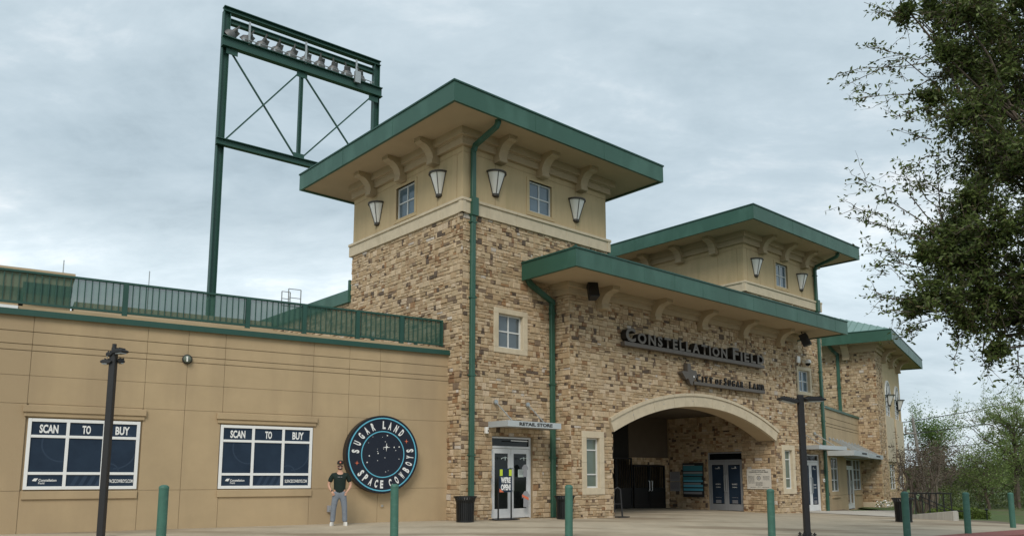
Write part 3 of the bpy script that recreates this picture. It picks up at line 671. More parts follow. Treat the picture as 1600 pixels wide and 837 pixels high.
door_prints(T2, F2, 20.03 - 15.75, 21.67 - 15.75, -1.55, .74, -.078)

# ================================================================== sign over the arch
s = FB.at('building_sign', UC, vf, 0, 'large dark bronze channel letter sign above the arch reading CONSTELLATION FIELD', 'sign')
sx = lambda u: u - UC
MB(E0).box(sx(6.40), sx(15.44), -.30, -.10, 4.56, 4.71).build('sign_bar', 'bronze', s, bevel=.01)
for u in (6.8, 9.2, 11.6, 14.8): MB(E0).box(sx(u) - .03, sx(u) + .03, -.10, 0, 4.60, 4.67).build('standoff', 'bronze_side', s)
def channel(txt, a, b, z, hs, bold, gap):
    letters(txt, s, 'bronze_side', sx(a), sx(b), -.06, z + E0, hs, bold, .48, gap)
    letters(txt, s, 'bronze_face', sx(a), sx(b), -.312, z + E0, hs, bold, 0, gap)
channel('CONSTELLATION', 6.46, 12.66, 4.712, [.50] + [.385] * 12, .035, .10)
channel('FIELD', 13.06, 15.40, 4.712, [.50] + [.385] * 4, .035, .10)
s = FB.at('city_sign', UC, vf, 0, 'smaller dark bronze sign with state outline reading CITY OF SUGAR LAND', 'sign')
MB(E0).box(sx(10.44), sx(15.44), -.27, -.10, 3.50, 3.63).build('sign_bar', 'bronze', s, bevel=.01)
tx = [(.36, 1), (.36, .62), (.02, .62), (0, .52), (.16, .36), (.24, .24), (.34, .30), (.42, .26), (.52, .06), (.68, 0), (.70, .16), (.84, .30), (.98, .40), (1, .60), (.94, .72), (.78, .70), (.60, .76), (.58, 1)]
MB(E0).prism([(sx(9.72) + x * .92, 3.46 + z * .82) for x, z in tx], 'y', -.26, -.08).build('state_outline', 'bronze', s)
MB(E0).lathe([(0, .005), (.045, .005)], n=5).build('star', 'print_white', s).matrix_local = Matrix.Translation((sx(10.42), -.27, 3.80 + E0)) @ Matrix.Rotation(math.pi / 2, 4, 'X') @ Matrix.Translation((0, 0, -E0))
def sub(txt, a, b, hs): letters(txt, s, 'bronze_side', sx(a), sx(b), -.18, 3.632 + E0, hs, .02, .14, .14)
sub('CITY', 10.66, 11.72, [.31, .25, .25, .25]); sub('OF', 11.90, 12.32, [.21, .21]); sub('SUGAR', 12.52, 13.86, [.31, .25, .25, .25, .25]); sub('LAND', 14.34, 15.42, [.31, .25, .25, .25])
for k in range(3):
    MB(E0).tube([(sx(13.98 + .02 * k), -.2, 3.66 + .07 * k), (sx(14.1), -.2, 3.69 + .07 * k), (sx(14.2), -.2, 3.66 + .08 * k)], .018, 5).build('emblem', 'bronze', s)

# ================================================================== awnings
def awning(fr, u0, u1, v, zb, zt, out, label, rods, txt=None, tw=None, group='flat metal awnings over the doors'):
    x, y = fr.w(u0, v); t = empty('door_awning', (x, y, zb + E0), fr.rz, label, 'awning', group); w = u1 - u0; h = zt - zb
    mb = MB(); mb.box(0, w, -out, -out + .05, 0, h); mb.box(0, .05, -out + .05, 0, 0, h); mb.box(w - .05, w, -out + .05, 0, 0, h); mb.build('awning_frame', 'canopy_metal', t)
    MB().box(.05, w - .05, -out + .05, 0, .03, .06).build('awning_deck', 'canopy_metal', t)
    for r in rods:
        MB().tube([(r, -.03, h + .62), (r, -out + .12, h)], .022, 6).build('tie_rod', 'galvanised', t)
        MB().tube([(r, -.005, h + .62), (r, -.06, h + .62)], .075, 10).build('wall_plate', 'galvanised', t)
    if txt: lettering(txt, t, 'print_black', tw[0], -out - .004, h * .20, h * .60, tw[1], .045)
    return t
awning(FB, 1.02, 3.26, -.055, 1.52, 1.70, .92, 'flat metal awning over the shop door lettered RETAIL STORE', (.28, 1.62), 'RETAIL STORE', (.46, 1.40))
awning(FB, 19.45, 22.1, -.055, 1.28, 1.46, 1.10, 'blank flat metal awning over the door behind the lamp post', (.5, 1.7))
# ================================================================== retail store display and sign stand
x, y = FB.w(1.40, -.40)
t = empty('sign_stand', (x, y, 0.0), FB.rz, 'black floor stand holding a navy WE\'RE OPEN poster before the shop door', 'sign stand'); t.scale = (1.08, 1, 1.08)
MB().box(-.46, .42, -.18, .16, 0, .025).build('base_plate', 'black_metal', t, bevel=.005)
for sx_ in (-.24, .24): MB().box(sx_ - .016, sx_ + .016, -.016, .016, .02, 1.15).build('post', 'black_metal', t)
MB().box(-.22, .24, -.03, -.017, .76, 1.42).build('poster', 'navy', t)
lettering("WE'RE", t, 'print_white', -.17, -.034, 1.01, .17, .36, .055); lettering('OPEN!', t, 'print_white', -.17, -.034, .81, .17, .36, .055)
for a in (-.21, .13): MB().box(a, a + .10, -.036, -.031, 1.21, 1.39).build('handbill', 'print_yellow', t)
MB().prism([(-.22, .76), (-.06, .76), (-.22, .86)], 'y', -.036, -.031).build('poster_corner', 'print_orange', t)
# dark shop behind the glass and what hangs in it
sh = FB.at('shop_display_shirt', 2.5, -.10, 0, 'white baseball shirt on display behind the right shop door', 'shirt')
def shirt_poly(mb, x, z, k, y):
    mb.prism([(x - .12 * k, z), (x + .13 * k, z), (x + .13 * k, z + .42 * k), (x + .20 * k, z + .34 * k), (x + .22 * k, z + .46 * k), (x + .08 * k, z + .62 * k), (x - .06 * k, z + .62 * k), (x - .20 * k, z + .46 * k), (x - .19 * k, z + .34 * k), (x - .12 * k, z + .42 * k)], 'y', y, y + .006)
mb = MB(); shirt_poly(mb, .0, 1.28, .62, -.006); mb.build('shirt', 'print_grey', sh)
mb = MB(); shirt_poly(mb, .03, .34, .80, -.006); mb.build('shirt', 'print_grey', sh)
MB().prism([(-.12, .66), (.15, .55), (.15, .63), (-.12, .74)], 'y', -.010, -.006).build('printed_band', 'print_orange', sh)
t, w, h = plate('paper_notice', FB, F1, 2.36, 2.60, .02, .26, .07 - .14, 'paper', 'pale paper notice taped to the right shop door', 'notice', thick=.006)
textlines(t, -.008, [(-w * .35, w * .35, h * (.85 - .13 * i)) for i in range(5)], 'print_grey')
arc = MB(E0)
for c in (1.68, 2.46):
    P = [(c + .17 * math.cos(a), -.094, .56 + .06 * math.sin(a)) for a in np.linspace(.15, math.pi - .15, 10)]; arc.tube(P, .008, 4); arc.prism([(c, .66), (c + .015, .60), (c, .52), (c - .015, .60)], 'y', -.096, -.092)
arc.build('door_decal', 'paper', T1)
MB(E0).box(1.9, 2.6, -.118, -.112, 1.13, 1.16).build('ceiling_light', 'print_white', T1)

# ================================================================== LEFT WING
Wg = FA.root('wing_building', 'long beige stucco wing wall with green cap at the left', 'building')
zsr = [-1.6, -.30, 1.69, 2.34, 2.915, 3.06, 3.36, 3.75]; us = [-19.5, -16.4, -13.35, -10.95, -8.50, -7.54, -6.62, -4.25, -3.20, -2.26, 0.02]
MB(E0).box(-19.5, .04, .050, .4, -1.9, 3.75).build('wall_core', 'stucco', Wg)
wins = [(-10.90, -8.54, -.27, 1.36), (-6.64, -4.21, -.28, 1.36)]
for i in range(len(us) - 1):
    for j in range(len(zsr) - 1):
        a, b, c, d = us[i] + .0035, us[i + 1] - .0035, zsr[j] + .003, zsr[j + 1] - .003
        if j >= 4: c += .008
        rects = [(a, b, c, d)]
        for w in wins: rects = [q for r in rects for q in minus(r, (w[0] - .02, w[1] + .02, w[2] - .02, w[3] + .02))]
        for r in rects:
            if r[1] - r[0] < .03 or r[3] - r[2] < .03: continue
            MB(E0).box(r[0], r[1], 0, .02, r[2], r[3]).build('stucco_panel', 'stucco', Wg, bevel=.004)
MB(E0).box(-19.5, .02, -.09, .5, 3.75, 3.865).build('wall_cap', 'green_dark', Wg)
MB(E0).box(-19.5, .02, -.10, -.085, 3.72, 3.76).build('drip_edge', 'green_dark', Wg)
MB(E0).box(-19.5, -.01, .10, .5, 3.865, 3.97).build('parapet', 'stucco', Wg)
MB(E0).box(-12.2, -11.3, .07, .12, 3.87, 3.965).build('flashing', 'print_white', Wg)
MB(E0).box(-19.5, .02, .4, 14, 3.6, 3.7).build('deck', 'concrete_wall', Wg)
WF = (0, 0, 1, 0, 0, -1)
for k, w in enumerate(wins):
    vs = [w[0] + (w[1] - w[0]) * f for f in (.345, .672)]; zs_ = [w[2] + .37, w[3] - .41]
    x0, x1, z0, z1 = w; t = .075
    fr_ = MB(E0); q = -.012
    fbox(fr_, WF, x0, x0 + t, -.06, -q, z0, z1); fbox(fr_, WF, x1 - t, x1, -.06, -q, z0, z1)
    fbox(fr_, WF, x0 + t, x1 - t, -.06, -q - .002, z0, z0 + t); fbox(fr_, WF, x0 + t, x1 - t, -.06, -q - .002, z1 - t, z1)
    for x in vs: fbox(fr_, WF, x - .035, x + .035, -.05, -q - .004, z0 + t, z1 - t)
    for z in zs_: fbox(fr_, WF, x0 + t, x1 - t, -.05, -q - .007, z - .032, z + .032)
    Wn = fr_.build('window', 'print_white', Wg, bevel=.004)
    X = [x0] + vs + [x1]; Z = [z0] + zs_ + [z1]
    for i in range(3):
        for j in range(3): g = MB(E0); fbox(g, WF, X[i] + .02, X[i + 1] - .02, -.045, -.02, Z[j] + .02, Z[j + 1] - .02); g.build('poster_pane', 'navy', Wn)
    for (cx_, cz, r, a0, a1) in ((X[1] - .1, z0 + 1.05, .42, 2.6, 4.9), (X[2] + .25, z0 + .95, .48, -1.6, 1.3), (X[2] + .15, z0 + .40, .22, .2, 2.4)):
        g = MB(E0); P = [(cx_ + r * math.cos(a), cz + r * math.sin(a)) for a in np.linspace(a0, a1, 16)]; Q = [(cx_ + (r - .03) * math.cos(a), cz + (r - .03) * math.sin(a)) for a in np.linspace(a1, a0, 16)]
        for i in range(15): g.quad((P[i][0], .0195, P[i][1]), (P[i + 1][0], .0195, P[i + 1][1]), (Q[14 - i][0], .0195, Q[14 - i][1]), (Q[15 - i][0], .0195, Q[15 - i][1]))
        g.build('print', 'navy_light', Wn)
    for i in range(4): xx = X[1] + .12 + i * .17; MB(E0).quad((xx, .0195, z0 + .09), (xx + .09, .0195, z0 + .09), (xx + .20, .0195, z0 + .33), (xx + .12, .0195, z0 + .33)).build('print', 'navy_light', Wn)
    for i, s_ in enumerate(('SCAN', 'TO', 'BUY')):
        cc = (X[i] + X[i + 1]) / 2 + (.02 if i == 0 else 0); ww = (.38, .18, .31)[i]; lettering(s_, Wn, 'print_white', cc - ww / 2, .012, z1 - .335 + E0, .20, ww, .035)
    lettering('Constellation', Wn, 'print_white', x0 + .30, .012, z0 + .185 + E0, .06, .36, .02); lettering('Field', Wn, 'print_white', x0 + .30, .012, z0 + .125 + E0, .045, .12, .01)
    MB(E0).prism([(x0 + .17, z0 + .20), (x0 + .25, z0 + .19), (x0 + .29, z0 + .26), (x0 + .21, z0 + .255)], 'y', .008, .016).build('logo', 'print_white', Wn)
    lettering('SLSPACECOWBOYS.COM', Wn, 'print_white', X[2] + .085, .012, z0 + .15 + E0, .085, .60, .02)
    MB(E0).box(x0 - .12, x1 + .11, -.075, .0, 1.50, 1.66).build('lintel', 'stucco', Wg, bevel=.006)
    MB(E0).box(x0 - .09, x1 + .08, -.04, .0, 1.40, 1.50).build('lintel', 'stucco', Wg, bevel=.006)
    MB(E0).box(x0 - .02, x1 + .02, -.045, .0, -.49, -.31).build('sill', 'stucco', Wg, bevel=.006)
# fence on the terrace
fn = FA.at('terrace_fence', 0, .2, 3.97 + E0, 'dark green picket fence with mesh screen along the top of the beige wall', 'fence')
X0, X1 = -19.0, -.14; zt_ = .87
MB().box(X0, X1, -.035, .035, zt_ - .05, zt_).build('top_rail', 'green_dark', fn); MB().box(X0, X1, -.03, .03, .07, .125).build('bottom_rail', 'green_dark', fn)
posts = (-18.0, -15.0, -12.05, -9.05, -6.05, -4.50, -2.92, -1.53)
for p in posts: MB().box(p - .06, p + .06, -.05, .05, -.1, zt_ - .05).build('post', 'green_dark', fn)
MB().box(X1 - .06, X1, -.045, .045, .05, zt_ - .05).build('post', 'green_dark', fn)
pk = None
for i in range(int((X1 - X0) / .152)):
    x = X0 + .08 + i * .152
    if any(abs(x - p) < .075 for p in posts): continue
    if pk is None: pk = MB().box(-.012, .012, -.012, .012, .125, zt_ - .05).build('picket', 'green_dark', fn); pk.location = (x, 0, 0)
    else: c = pk.copy(); COL.objects.link(c); c.location = (x, 0, 0)
M['fence_mesh'] = screen_mat('fence_mesh', (.042, .115, .083), .80)
MB().quad((X0, .028, .12), (X1, .028, .12), (X1, .028, zt_ - .04), (X0, .028, zt_ - .04)).build('mesh_screen', 'fence_mesh', fn)
for p in (-2.45, -1.05): MB().box(p - .05, p + .05, -.04, .04, -.1, .06).build('foot', 'green_dark', fn)
# press box and stand far behind the fence
pb = FA.at('press_box', -9.6, 12, 0, 'beige press box roof with dark window band seen behind the fence at far left', 'building')
MB(E0).box(-10, .0, 0, 6, 7.44, 7.60).build('roof', 'stucco_trim', pb); MB(E0).box(-10, -.06, .15, 6, 6.9, 7.44).build('wall', 'stucco_trim', pb)
MB(E0).box(-10, -1.75, .5, 6, 3.6, 6.9).build('wall', 'stucco', pb); MB(E0).box(-1.60, -.06, .6, 6, 3.6, 6.9).build('wall', 'stucco', pb)
MB(E0).box(-1.65, -.07, .12, .3, 6.72, 7.12).build('window_band', 'glass_dark', pb)
for u in (-.4, 2.6): MB(E0).tube([(u, .5, 6.6), (u, .5, 8.2)], .02, 5).build('antenna', 'galvanised', pb)
st_ = FA.at('grandstand', -9.6, 12, 0, 'low beige stand wall seen behind the fence between press box and tower', 'wall')
MB(E0).box(.05, 8.5, .4, 2, 3.6, 6.62).build('wall', 'stucco_trim', st_)
ld = FA.at('roof_ladder', -2.1, 11, 0, 'small grey ladder cage sticking up behind the terrace fence', 'ladder')
mb = MB(E0)
for a, b, z0, z1 in ((0, .35, 7.0, 7.70), (.28, .80, 7.0, 7.85)):
    for x in (a, b): mb.tube([(x, 0, 6.4), (x, 0, z1)], .025, 5)
    for z in (z0 + .1, (z0 + z1) / 2 + .05, z1): mb.tube([(a, 0, z), (b, 0, z)], .018, 5)
mb.build('ladder_cage', 'galvanised', ld)
# round wall light and outlets
x, y = FA.w(-7.56, 0); t = empty('round_wall_light', (x, y, 2.99 + E0), FA.rz, 'round glass bulkhead light on the beige wall above the windows', 'wall lamp')
o = MB().lathe([(0, 0), (.12, 0), (.125, .05), (.10, .07)], n=20).build('housing', 'lamp_black', t); o.rotation_euler = (math.pi / 2, 0, 0)
o = MB().lathe([(.10, .06), (.09, .10), (.05, .13), (0, .14)], n=20).build('lens', 'glass_pale', t, smooth=True); o.rotation_euler = (math.pi / 2, 0, 0)
MB().box(-.035, .0, -.15, -.13, -.07, .06).build('reflector', 'shade_white', t)
for (u, z, lab) in ((-3.66, -.93, 'grey outlet box low on the beige wall beside the standing man'), (-2.12, -.84, 'small pale outlet cover on the wall below the round sign')):
    x, y = FA.w(u, 0); t = empty('outlet_box', (x, y, z + E0), FA.rz, lab, 'outlet box'); k = .08 if u < -3 else .045
    MB().box(-k, k, -.09 if u < -3 else -.03, 0, 0, k * 2.2).build('cover', 'print_grey' if u < -3 else 'stucco_trim', t, bevel=.008); MB().box(-k * .6, k * .6, -.1 if u < -3 else -.036, -.09 if u < -3 else -.03, k * .6, k * 1.6).build('flap', 'galvanised', t)

# ================================================================== round sign
x, y = FA.w(-2.235, -.03); R = 1.10
rs = empty('round_sign', (x, y, .66 + E0), FA.rz, 'big round navy sign on the wall lettered SUGAR LAND SPACE COWBOYS', 'sign')
def ringm(name, m, r0, r1, y0, y1, n=72):
    mb = MB()
    for i in range(n):
        a, b = 2 * math.pi * i / n, 2 * math.pi * (i + 1) / n; p = lambda r, t, yy: (r * math.cos(t), yy, r * math.sin(t))
        mb.quad(p(r0, a, y1), p(r1, a, y1), p(r1, b, y1), p(r0, b, y1)); mb.quad(p(r1, a, y0), p(r1, b, y0), p(r1, b, y1), p(r1, a, y1))
        if r0 > 0: mb.quad(p(r0, a, y0), p(r0, b, y0), p(r0, b, y1), p(r0, a, y1))
    return mb.build(name, m, rs)
ringm('sign_can', 'sign_side', 0.0, R, .02, -.24); ringm('disc_face', 'navy_disc', 0.0, R * .975, -.24, -.246)
ringm('outer_ring', 'print_blue', R * .915, R * .945, -.246, -.251); ringm('inner_ring', 'print_blue', R * .575, R * .60, -.246, -.251)
def arc_letters(s_, angs, r, h, w, flip):
    for c, a in zip(s_, angs):
        a = math.radians(a); me, wd = text_norm(c, .045, 0); me2 = me.copy(); me2.materials.clear(); me2.materials.append(M['print_white'])
        o = bpy.data.objects.new('letter', me2); COL.objects.link(o); o.parent = rs; ww = w * (.45 if c == 'L' and False else 1)
        # local up direction = outward (top text) or inward (bottom text)
        up = (math.cos(a), math.sin(a)) if not flip else (-math.cos(a), -math.sin(a)); rt = (up[1], -up[0])
        kx = ww / wd; cx_, cz = r * math.cos(a) - rt[0] * ww / 2 - up[0] * h / 2, r * math.sin(a) - rt[1] * ww / 2 - up[1] * h / 2
        o.matrix_local = Matrix(((rt[0] * kx, 0, up[0] * h, cx_), (0, 1, 0, -.253), (rt[1] * kx, 0, up[1] * h, cz), (0, 0, 0, 1)))
arc_letters('SUGARLAND', (175, 159, 143, 128, 113, 89, 76, 62, 48), R * .755, .225, .092, False)
arc_letters('SPACECOWBOYS', (219, 232, 245, 257, 268.5, 287, 301, 315, 329, 342, 355, 8), R * .765, .225, .092, True)
def star4(cx_, cz, r, m, k=.25):
    P = [(cx_ + (r if i % 2 == 0 else r * k) * math.cos(math.radians(45 * i)), cz + (r if i % 2 == 0 else r * k) * math.sin(math.radians(45 * i))) for i in range(8)]
    MB().prism(P, 'y', -.253, -.247).build('star', m, rs)
star4(R * .74 * math.cos(math.radians(28)), R * .74 * math.sin(math.radians(28)), .065, 'print_orange'); star4(-R * .74 * math.cos(math.radians(18)), -R * .74 * math.sin(math.radians(18)), .065, 'print_orange')
star4(.10, .20, .12, 'print_white', .16)
rr = random.Random(4)
for i in range(22):
    a, r = rr.uniform(0, 6.28), rr.uniform(.1, .53) * R; k = rr.choice((.007, .010, .016)); MB().box(r * math.cos(a) - k, r * math.cos(a) + k, -.250, -.246, r * math.sin(a) - k, r * math.sin(a) + k).build('star', 'print_white', rs)

# ================================================================== FAR RIGHT BUILDING
Eb = FC.root('end_building', 'two storey stone and stucco building with green eaves at the far right', 'building')
fv = -1.12; ef = (0, fv, 1, 0, 0, -1); el = (0, fv, 0, 1, -1, 0); LEN = 10.0; GZc = -2.1
lowh = [(3.2, 5.5, -.72, .84), (7.1, 9.4, -.75, .82)]
backing(Eb, 'stone_wall', el, 0, 9, GZc, 7.6, [], 'mortar'); backing(Eb, 'side_wall', ef, 0, LEN, GZc, 7.95, [(3.25, 5.25, 3.9, 6.0), (7.1, 9.1, 3.9, 6.0)] + lowh, 'stucco_upper', .16)
backing(Eb, 'side_wall', (LEN, fv, 0, 1, 1, 0), 0, 9, GZc, 7.95, [], 'stucco_upper')
st = lay(el, -.03, 6.5, -1.6, 7.62, [(1.12, 7, -3, 3.55)]); st += lay((0, fv, 1, 0, 0, -1), -.03, 2.45, -1.6, 7.62); st += lay((0, fv, 1, 0, 0, -1), 5.9, 6.75, -1.5, 3.3); st += lay((0, fv, 1, 0, 0, -1), 2.5, LEN, -1.5, -.9, [(5.8, 6.8, -2, 0)])
set_stones(Eb, st)
MB(E0).box(2.5, 5.85, fv - .07, fv, 1.0, 3.85).build('stucco_panel', 'limestone', Eb); MB(E0).box(6.8, LEN, fv - .07, fv, 1.0, 3.85).build('stucco_panel', 'limestone', Eb)
MB(E0).box(-.10, LEN, fv - .16, fv, -2.1, -1.42).build('plinth', 'limestone', Eb, bevel=.01); MB(E0).box(-.16, -.0, fv - .155, fv + 1.1, -2.1, -1.42).build('plinth', 'limestone', Eb, bevel=.01)
for w in lowh: window(Eb, ef, *w, 2, 4, n=-.05, gl='glass', fr='white_frame')
for a, b in ((3.25, 5.25), (7.1, 9.1)):
    w = window(Eb, ef, a, b, 3.9, 5.2, 2, 4, n=-.05, gl='glass_blue'); c = (a + b) / 2
    pts = [(c + 1.0 * math.cos(t), 5.2 + .95 * math.sin(t)) for t in np.linspace(0, math.pi, 13)]
    MB(E0).prism(pts, 'y', fv + .03, fv + .05).build('pane', 'glass_blue', w)
    f = MB(E0); f.tube([(p[0], fv - .02, p[1]) for p in pts], .06, 5); f.tube([(c, fv - .02, 5.2), (c, fv - .02, 6.1)], .035, 5)
    for k in (.9, 2.2): f.tube([(c, fv - .02, 5.2), (c + math.cos(k), fv - .02, 5.2 + .95 * math.sin(k))], .03, 5)
    f.build('arch_frame', 'white_frame', w)
    g = MB(E0); q = [(a, 6.02)] + [(p[0], p[1]) for p in reversed(pts)] + [(b, 6.02)]
    for i in range(12):
        p0, p1 = pts[i], pts[i + 1]; g.quad((p0[0], fv - .003, p0[1]), (p1[0], fv - .003, p1[1]), (p1[0], fv - .003, 6.2), (p0[0], fv - .003, 6.2))
    g.build('arch_spandrel', 'stucco_upper', Eb)
ZSc, ZFc = 8.0, 8.58
cornice(Eb, ef, 0, LEN, ZSc, 7.55); cornice(Eb, el, 0, 8, ZSc, 7.55, ends=False)
for s_ in (2.75, 5.7, 8.8): bracket(Eb, ef, s_, ZSc, 7.15, .85, .36)
bracket(Eb, el, .55 + 1.0, ZSc, 7.1, .85, .40)
roof(Eb, -1.22, 13.6, fv - 1.2, 9, ZSc, ZFc, 2.3, inset=5.0, seams=True)
downspout(Eb, el, 2.05, 7.6, 3.55, [(2.05, .15, 7.5), (2.25, .3, 7.7), (2.4, 1.0, 8.05)], w=.18)
sconce(FC, ef, 4.55, 5.30, 4.55, 'cone wall lamp between the arched windows of the far right building', .8, 'cone wall lamps on the far building')
sconce(FC, ef, 8.9, 5.32, 4.55, 'cone wall lamp at the outer end of the far right building', .8, 'cone wall lamps on the far building')
tc_ = FC.at('canopy_corner', 9.5, 6, 0, 'small green roof corner showing under the far right eaves', 'roof')
MB(E0).box(0, 5.5, -1, 5, 6.6, 7.1).build('fascia', 'green', tc_); MB(E0).box(.1, 5.4, -.9, 5, 6.55, 6.6).build('soffit', 'soffit', tc_)
# low link building
Lb = FC.root('link_building', 'low beige stucco link with green cap between farther tower and far right building', 'building')
lfc = (0, 0, 1, 0, 0, -1); lwn = (-8.35, -6.6, -.70, 1.05); ldo = (-4.4, -.25, -1.75, 1.06)
for j, (z0, z1) in enumerate(((-2.1, -.9), (-.9, 2.60), (2.615, 2.76), (2.775, 3.08), (3.095, 3.50))):
    hs = [lwn, (-4.4, -.25, -.72, 1.06), (-4.4, -2.35, -1.75, 1.06)]
    rects = [(-10.2, -5.9, z0, z1 - .012), (-5.9, 0, z0, z1 - .012)]
    for h in hs: rects = [q for r in rects for q in minus(r, h)]
    for r in rects:
        if r[1] - r[0] > .03 and r[3] - r[2] > .02: MB(E0).box(r[0] + .005, r[1] - .005, -.02, .3, r[2], r[3]).build('stucco_panel', 'stucco', Lb)
MB(E0).box(-10.2, 0, .3, .32, -2.1, 3.5).build('wall_core', 'mortar', Lb); MB(E0).box(-10.2, -.01, -.08, .4, 3.50, 3.62).build('wall_cap', 'green', Lb)
MB(E0).box(-10.2, 0, .4, 9, 3.4, 3.5).build('roof', 'roof_metal', Lb)
window(Lb, lfc, *lwn, 2, 3, n=-.02, gl='glass'); storefront(Lb, lfc, -4.38, -2.4, -1.72, 1.04, .60, n=-.02, gl='glass', fr='white_frame'); window(Lb, lfc, -2.33, -.27, -.70, 1.04, 2, 3, n=-.02, gl='glass')
MB(E0).box(-8.4, -6.5, -.08, -.02, -1.02, -.94).build('sill', 'stucco', Lb); MB(E0).box(-2.3, -.3, -.08, -.02, -.98, -.90).build('sill', 'stucco', Lb)
a1_ = awning(FC, -9.0, -5.0, -.025, 1.10, 1.36, 1.25, 'flat metal awning with small dark lettering over the link building window', (.5, 1.4, 2.3, 3.2, 3.8))
textlines(a1_, -1.25, [(2.2, 3.6, .10)], hh=.10)
a2_ = awning(FC, -4.9, -.1, -.025, 1.06, 1.30, 1.25, 'flat metal awning over the glass door next to the far stone wall', (.5, 1.4, 2.3, 3.2, 4.2))
textlines(a2_, -1.25, [(2.4, 3.8, .09)], hh=.09)
# small wall things
def at(fr, u, v, z): x, y = fr.w(u, v); return (x, y, z + E0)
def speaker(u, v, z, label, turn):
    t = empty('loudspeaker', at(FB, u, v, z), FB.rz + turn, label, 'loudspeaker', 'loudspeakers under the canopy'); t.scale = (1.2, 1.2, 1.15)
    o = MB().prism([(-.15, -.13), (.15, -.13), (.11, .15), (-.11, .15)], 'z', -.24, .24).build('cabinet', 'lamp_black', t, bevel=.015); o.rotation_euler = (-.35, 0, 0)
    g = MB().box(-.13, .13, -.14, -.132, -.21, .21).build('grille', 'black_metal', t); g.rotation_euler = (-.35, 0, 0)
    MB().tube([(0, .08, .1), (0, .12, .36)], .02, 6).build('mount', 'black_metal', t); MB().box(-.06, .06, .06, .18, .34, .36).build('mount', 'black_metal', t)
speaker(4.52, vf - .55, 6.13, 'black loudspeaker hanging under the left end of the canopy', -.5)
speaker(18.15, vf - .75, 6.05, 'black loudspeaker hanging under the right end of the canopy', .3)
t = empty('dome_camera', at(FB, 20.40, -.05, 5.36), FB.rz, 'white dome security camera with cable on the stone above the small right window', 'camera')
MB().box(-.62, -.34, -.10, .0, -.02, .30).build('junction_box', 'shade_white', t, bevel=.01); MB().lathe([(.0, .14), (.10, .13), (.15, .06), (.15, -.02), (.13, -.04)], c=(0, -.28, .02), n=18).build('housing', 'shade_white', t, smooth=True)
MB().lathe([(.125, -.03), (.11, -.10), (.06, -.16), (0, -.18)], c=(0, -.28, .02), n=18).build('dome', 'glass_dark', t, smooth=True); MB().tube([(0, 0, .08), (0, -.28, .10)], .03, 6).build('arm', 'shade_white', t)
MB().tube([(-.45, -.04, -.02), (-.6, -.05, -.12), (-1.0, -.05, -.20), (-1.15, -.05, -.32), (-1.15, -.05, -.55)], .014, 5).build('cable', 'black_metal', t)
t = empty('door_camera', at(FB, .92, -.05, 1.33), FB.rz, 'small white camera on the stone left of the shop awning', 'camera')
MB().box(-.05, .05, -.10, 0, 0, .20).build('housing', 'shade_white', t, bevel=.01); MB().box(.01, .045, -.104, -.099, .06, .11).build('lens', 'print_black', t)
t = empty('flower_clump', at(FC, -.55, fv - .1, -1.70), 0, 'low clump of white flowers at the foot of the far stone corner', 'plant')
fmb = MB(); r = random.Random(3)
for i in range(70):
    c = Vector((r.gauss(0, .28), r.gauss(0, .28), r.uniform(.05, .42))); a = Vector((r.uniform(-1, 1), r.uniform(-1, 1), r.uniform(-1, 1))).normalized() * .06; b = a.orthogonal().normalized() * .05
    fmb.m = 0 if r.random() < .5 else 1; fmb.quad(tuple(c - a), tuple(c - b), tuple(c + a), tuple(c + b))
fmb.build('leaves', ['print_white', 'thicket_leaf'], t)
t = empty('security_box', at(FB, 21.95 - .1, 0, -.2), FB.rz, 'small white card reader beside the door behind the lamp post', 'card reader'); MB().box(-.06, .06, -.09, -.04, 0, .16).build('cover', 'shade_white', t); MB().box(-.03, .03, -.094, -.09, .04, .1).build('pad', 'print_grey', t)
t = empty('barrier_stand', (*FB.w(6.12, -.62), gz(*FB.w(6.12, -.62))), FB.rz, 'grey tubular barrier frame standing by the left side of the arch', 'barrier')
MB().tube([(0, 0, .03), (0, 0, .85), (.02, -.03, .95), (.08, -.1, 1.0), (.15, -.16, .93), (.18, -.2, .03)], .028, 8).build('frame', 'lamp_black', t)
MB().tube([(0, 0, .45), (.17, -.19, .45)], .018, 6).build('crossbar', 'lamp_black', t); MB().box(-.05, .45, -.30, .03, 0, .03).build('foot', 'lamp_black', t)

# ================================================================== LIGHT TOWER
FT = Frame(-17.60, 45.0, 52.2)
lt = FT.at('floodlight_tower', 0, 0, 0, 'tall green steel floodlight tower with a row of lamps behind the building', 'light tower')
def ibeam(name, p, q, h, w, up=(0, 0, 1)):
    P, Q, Up = Vector(p), Vector(q), Vector(up); d = (Q - P).normalized(); side = d.cross(Up).normalized(); Up = side.cross(d).normalized(); mb = MB()
    for a, b, c, e_ in ((-w / 2, w / 2, h / 2 - .05, h / 2), (-w / 2, w / 2, -h / 2, -h / 2 + .05), (-.03, .03, -h / 2 + .05, h / 2 - .05)):
        V = [X + side * s_ + Up * u for X in (P, Q) for s_, u in ((a, c), (b, c), (b, e_), (a, e_))]; mb.add([tuple(v + Vector((0, 0, E0))) for v in V], [(0, 1, 2, 3), (7, 6, 5, 4), (0, 4, 5, 1), (1, 5, 6, 2), (2, 6, 7, 3), (3, 7, 4, 0)])
    return mb.build(name, 'green_dark', lt)
ibeam('mast', (0, 0, -1.3), (0, 0, 28.34), .42, .40, (1, 0, 0)); ibeam('mast', (10.3, 0, -1.3), (10.3, 0, 28.34), .42, .40, (1, 0, 0))
ibeam('top_beam', (-.22, -.05, 28.52), (10.55, -.05, 28.52), .34, .42); ibeam('beam', (.25, 0, 27.85), (10.05, 0, 27.85), .34, .3)
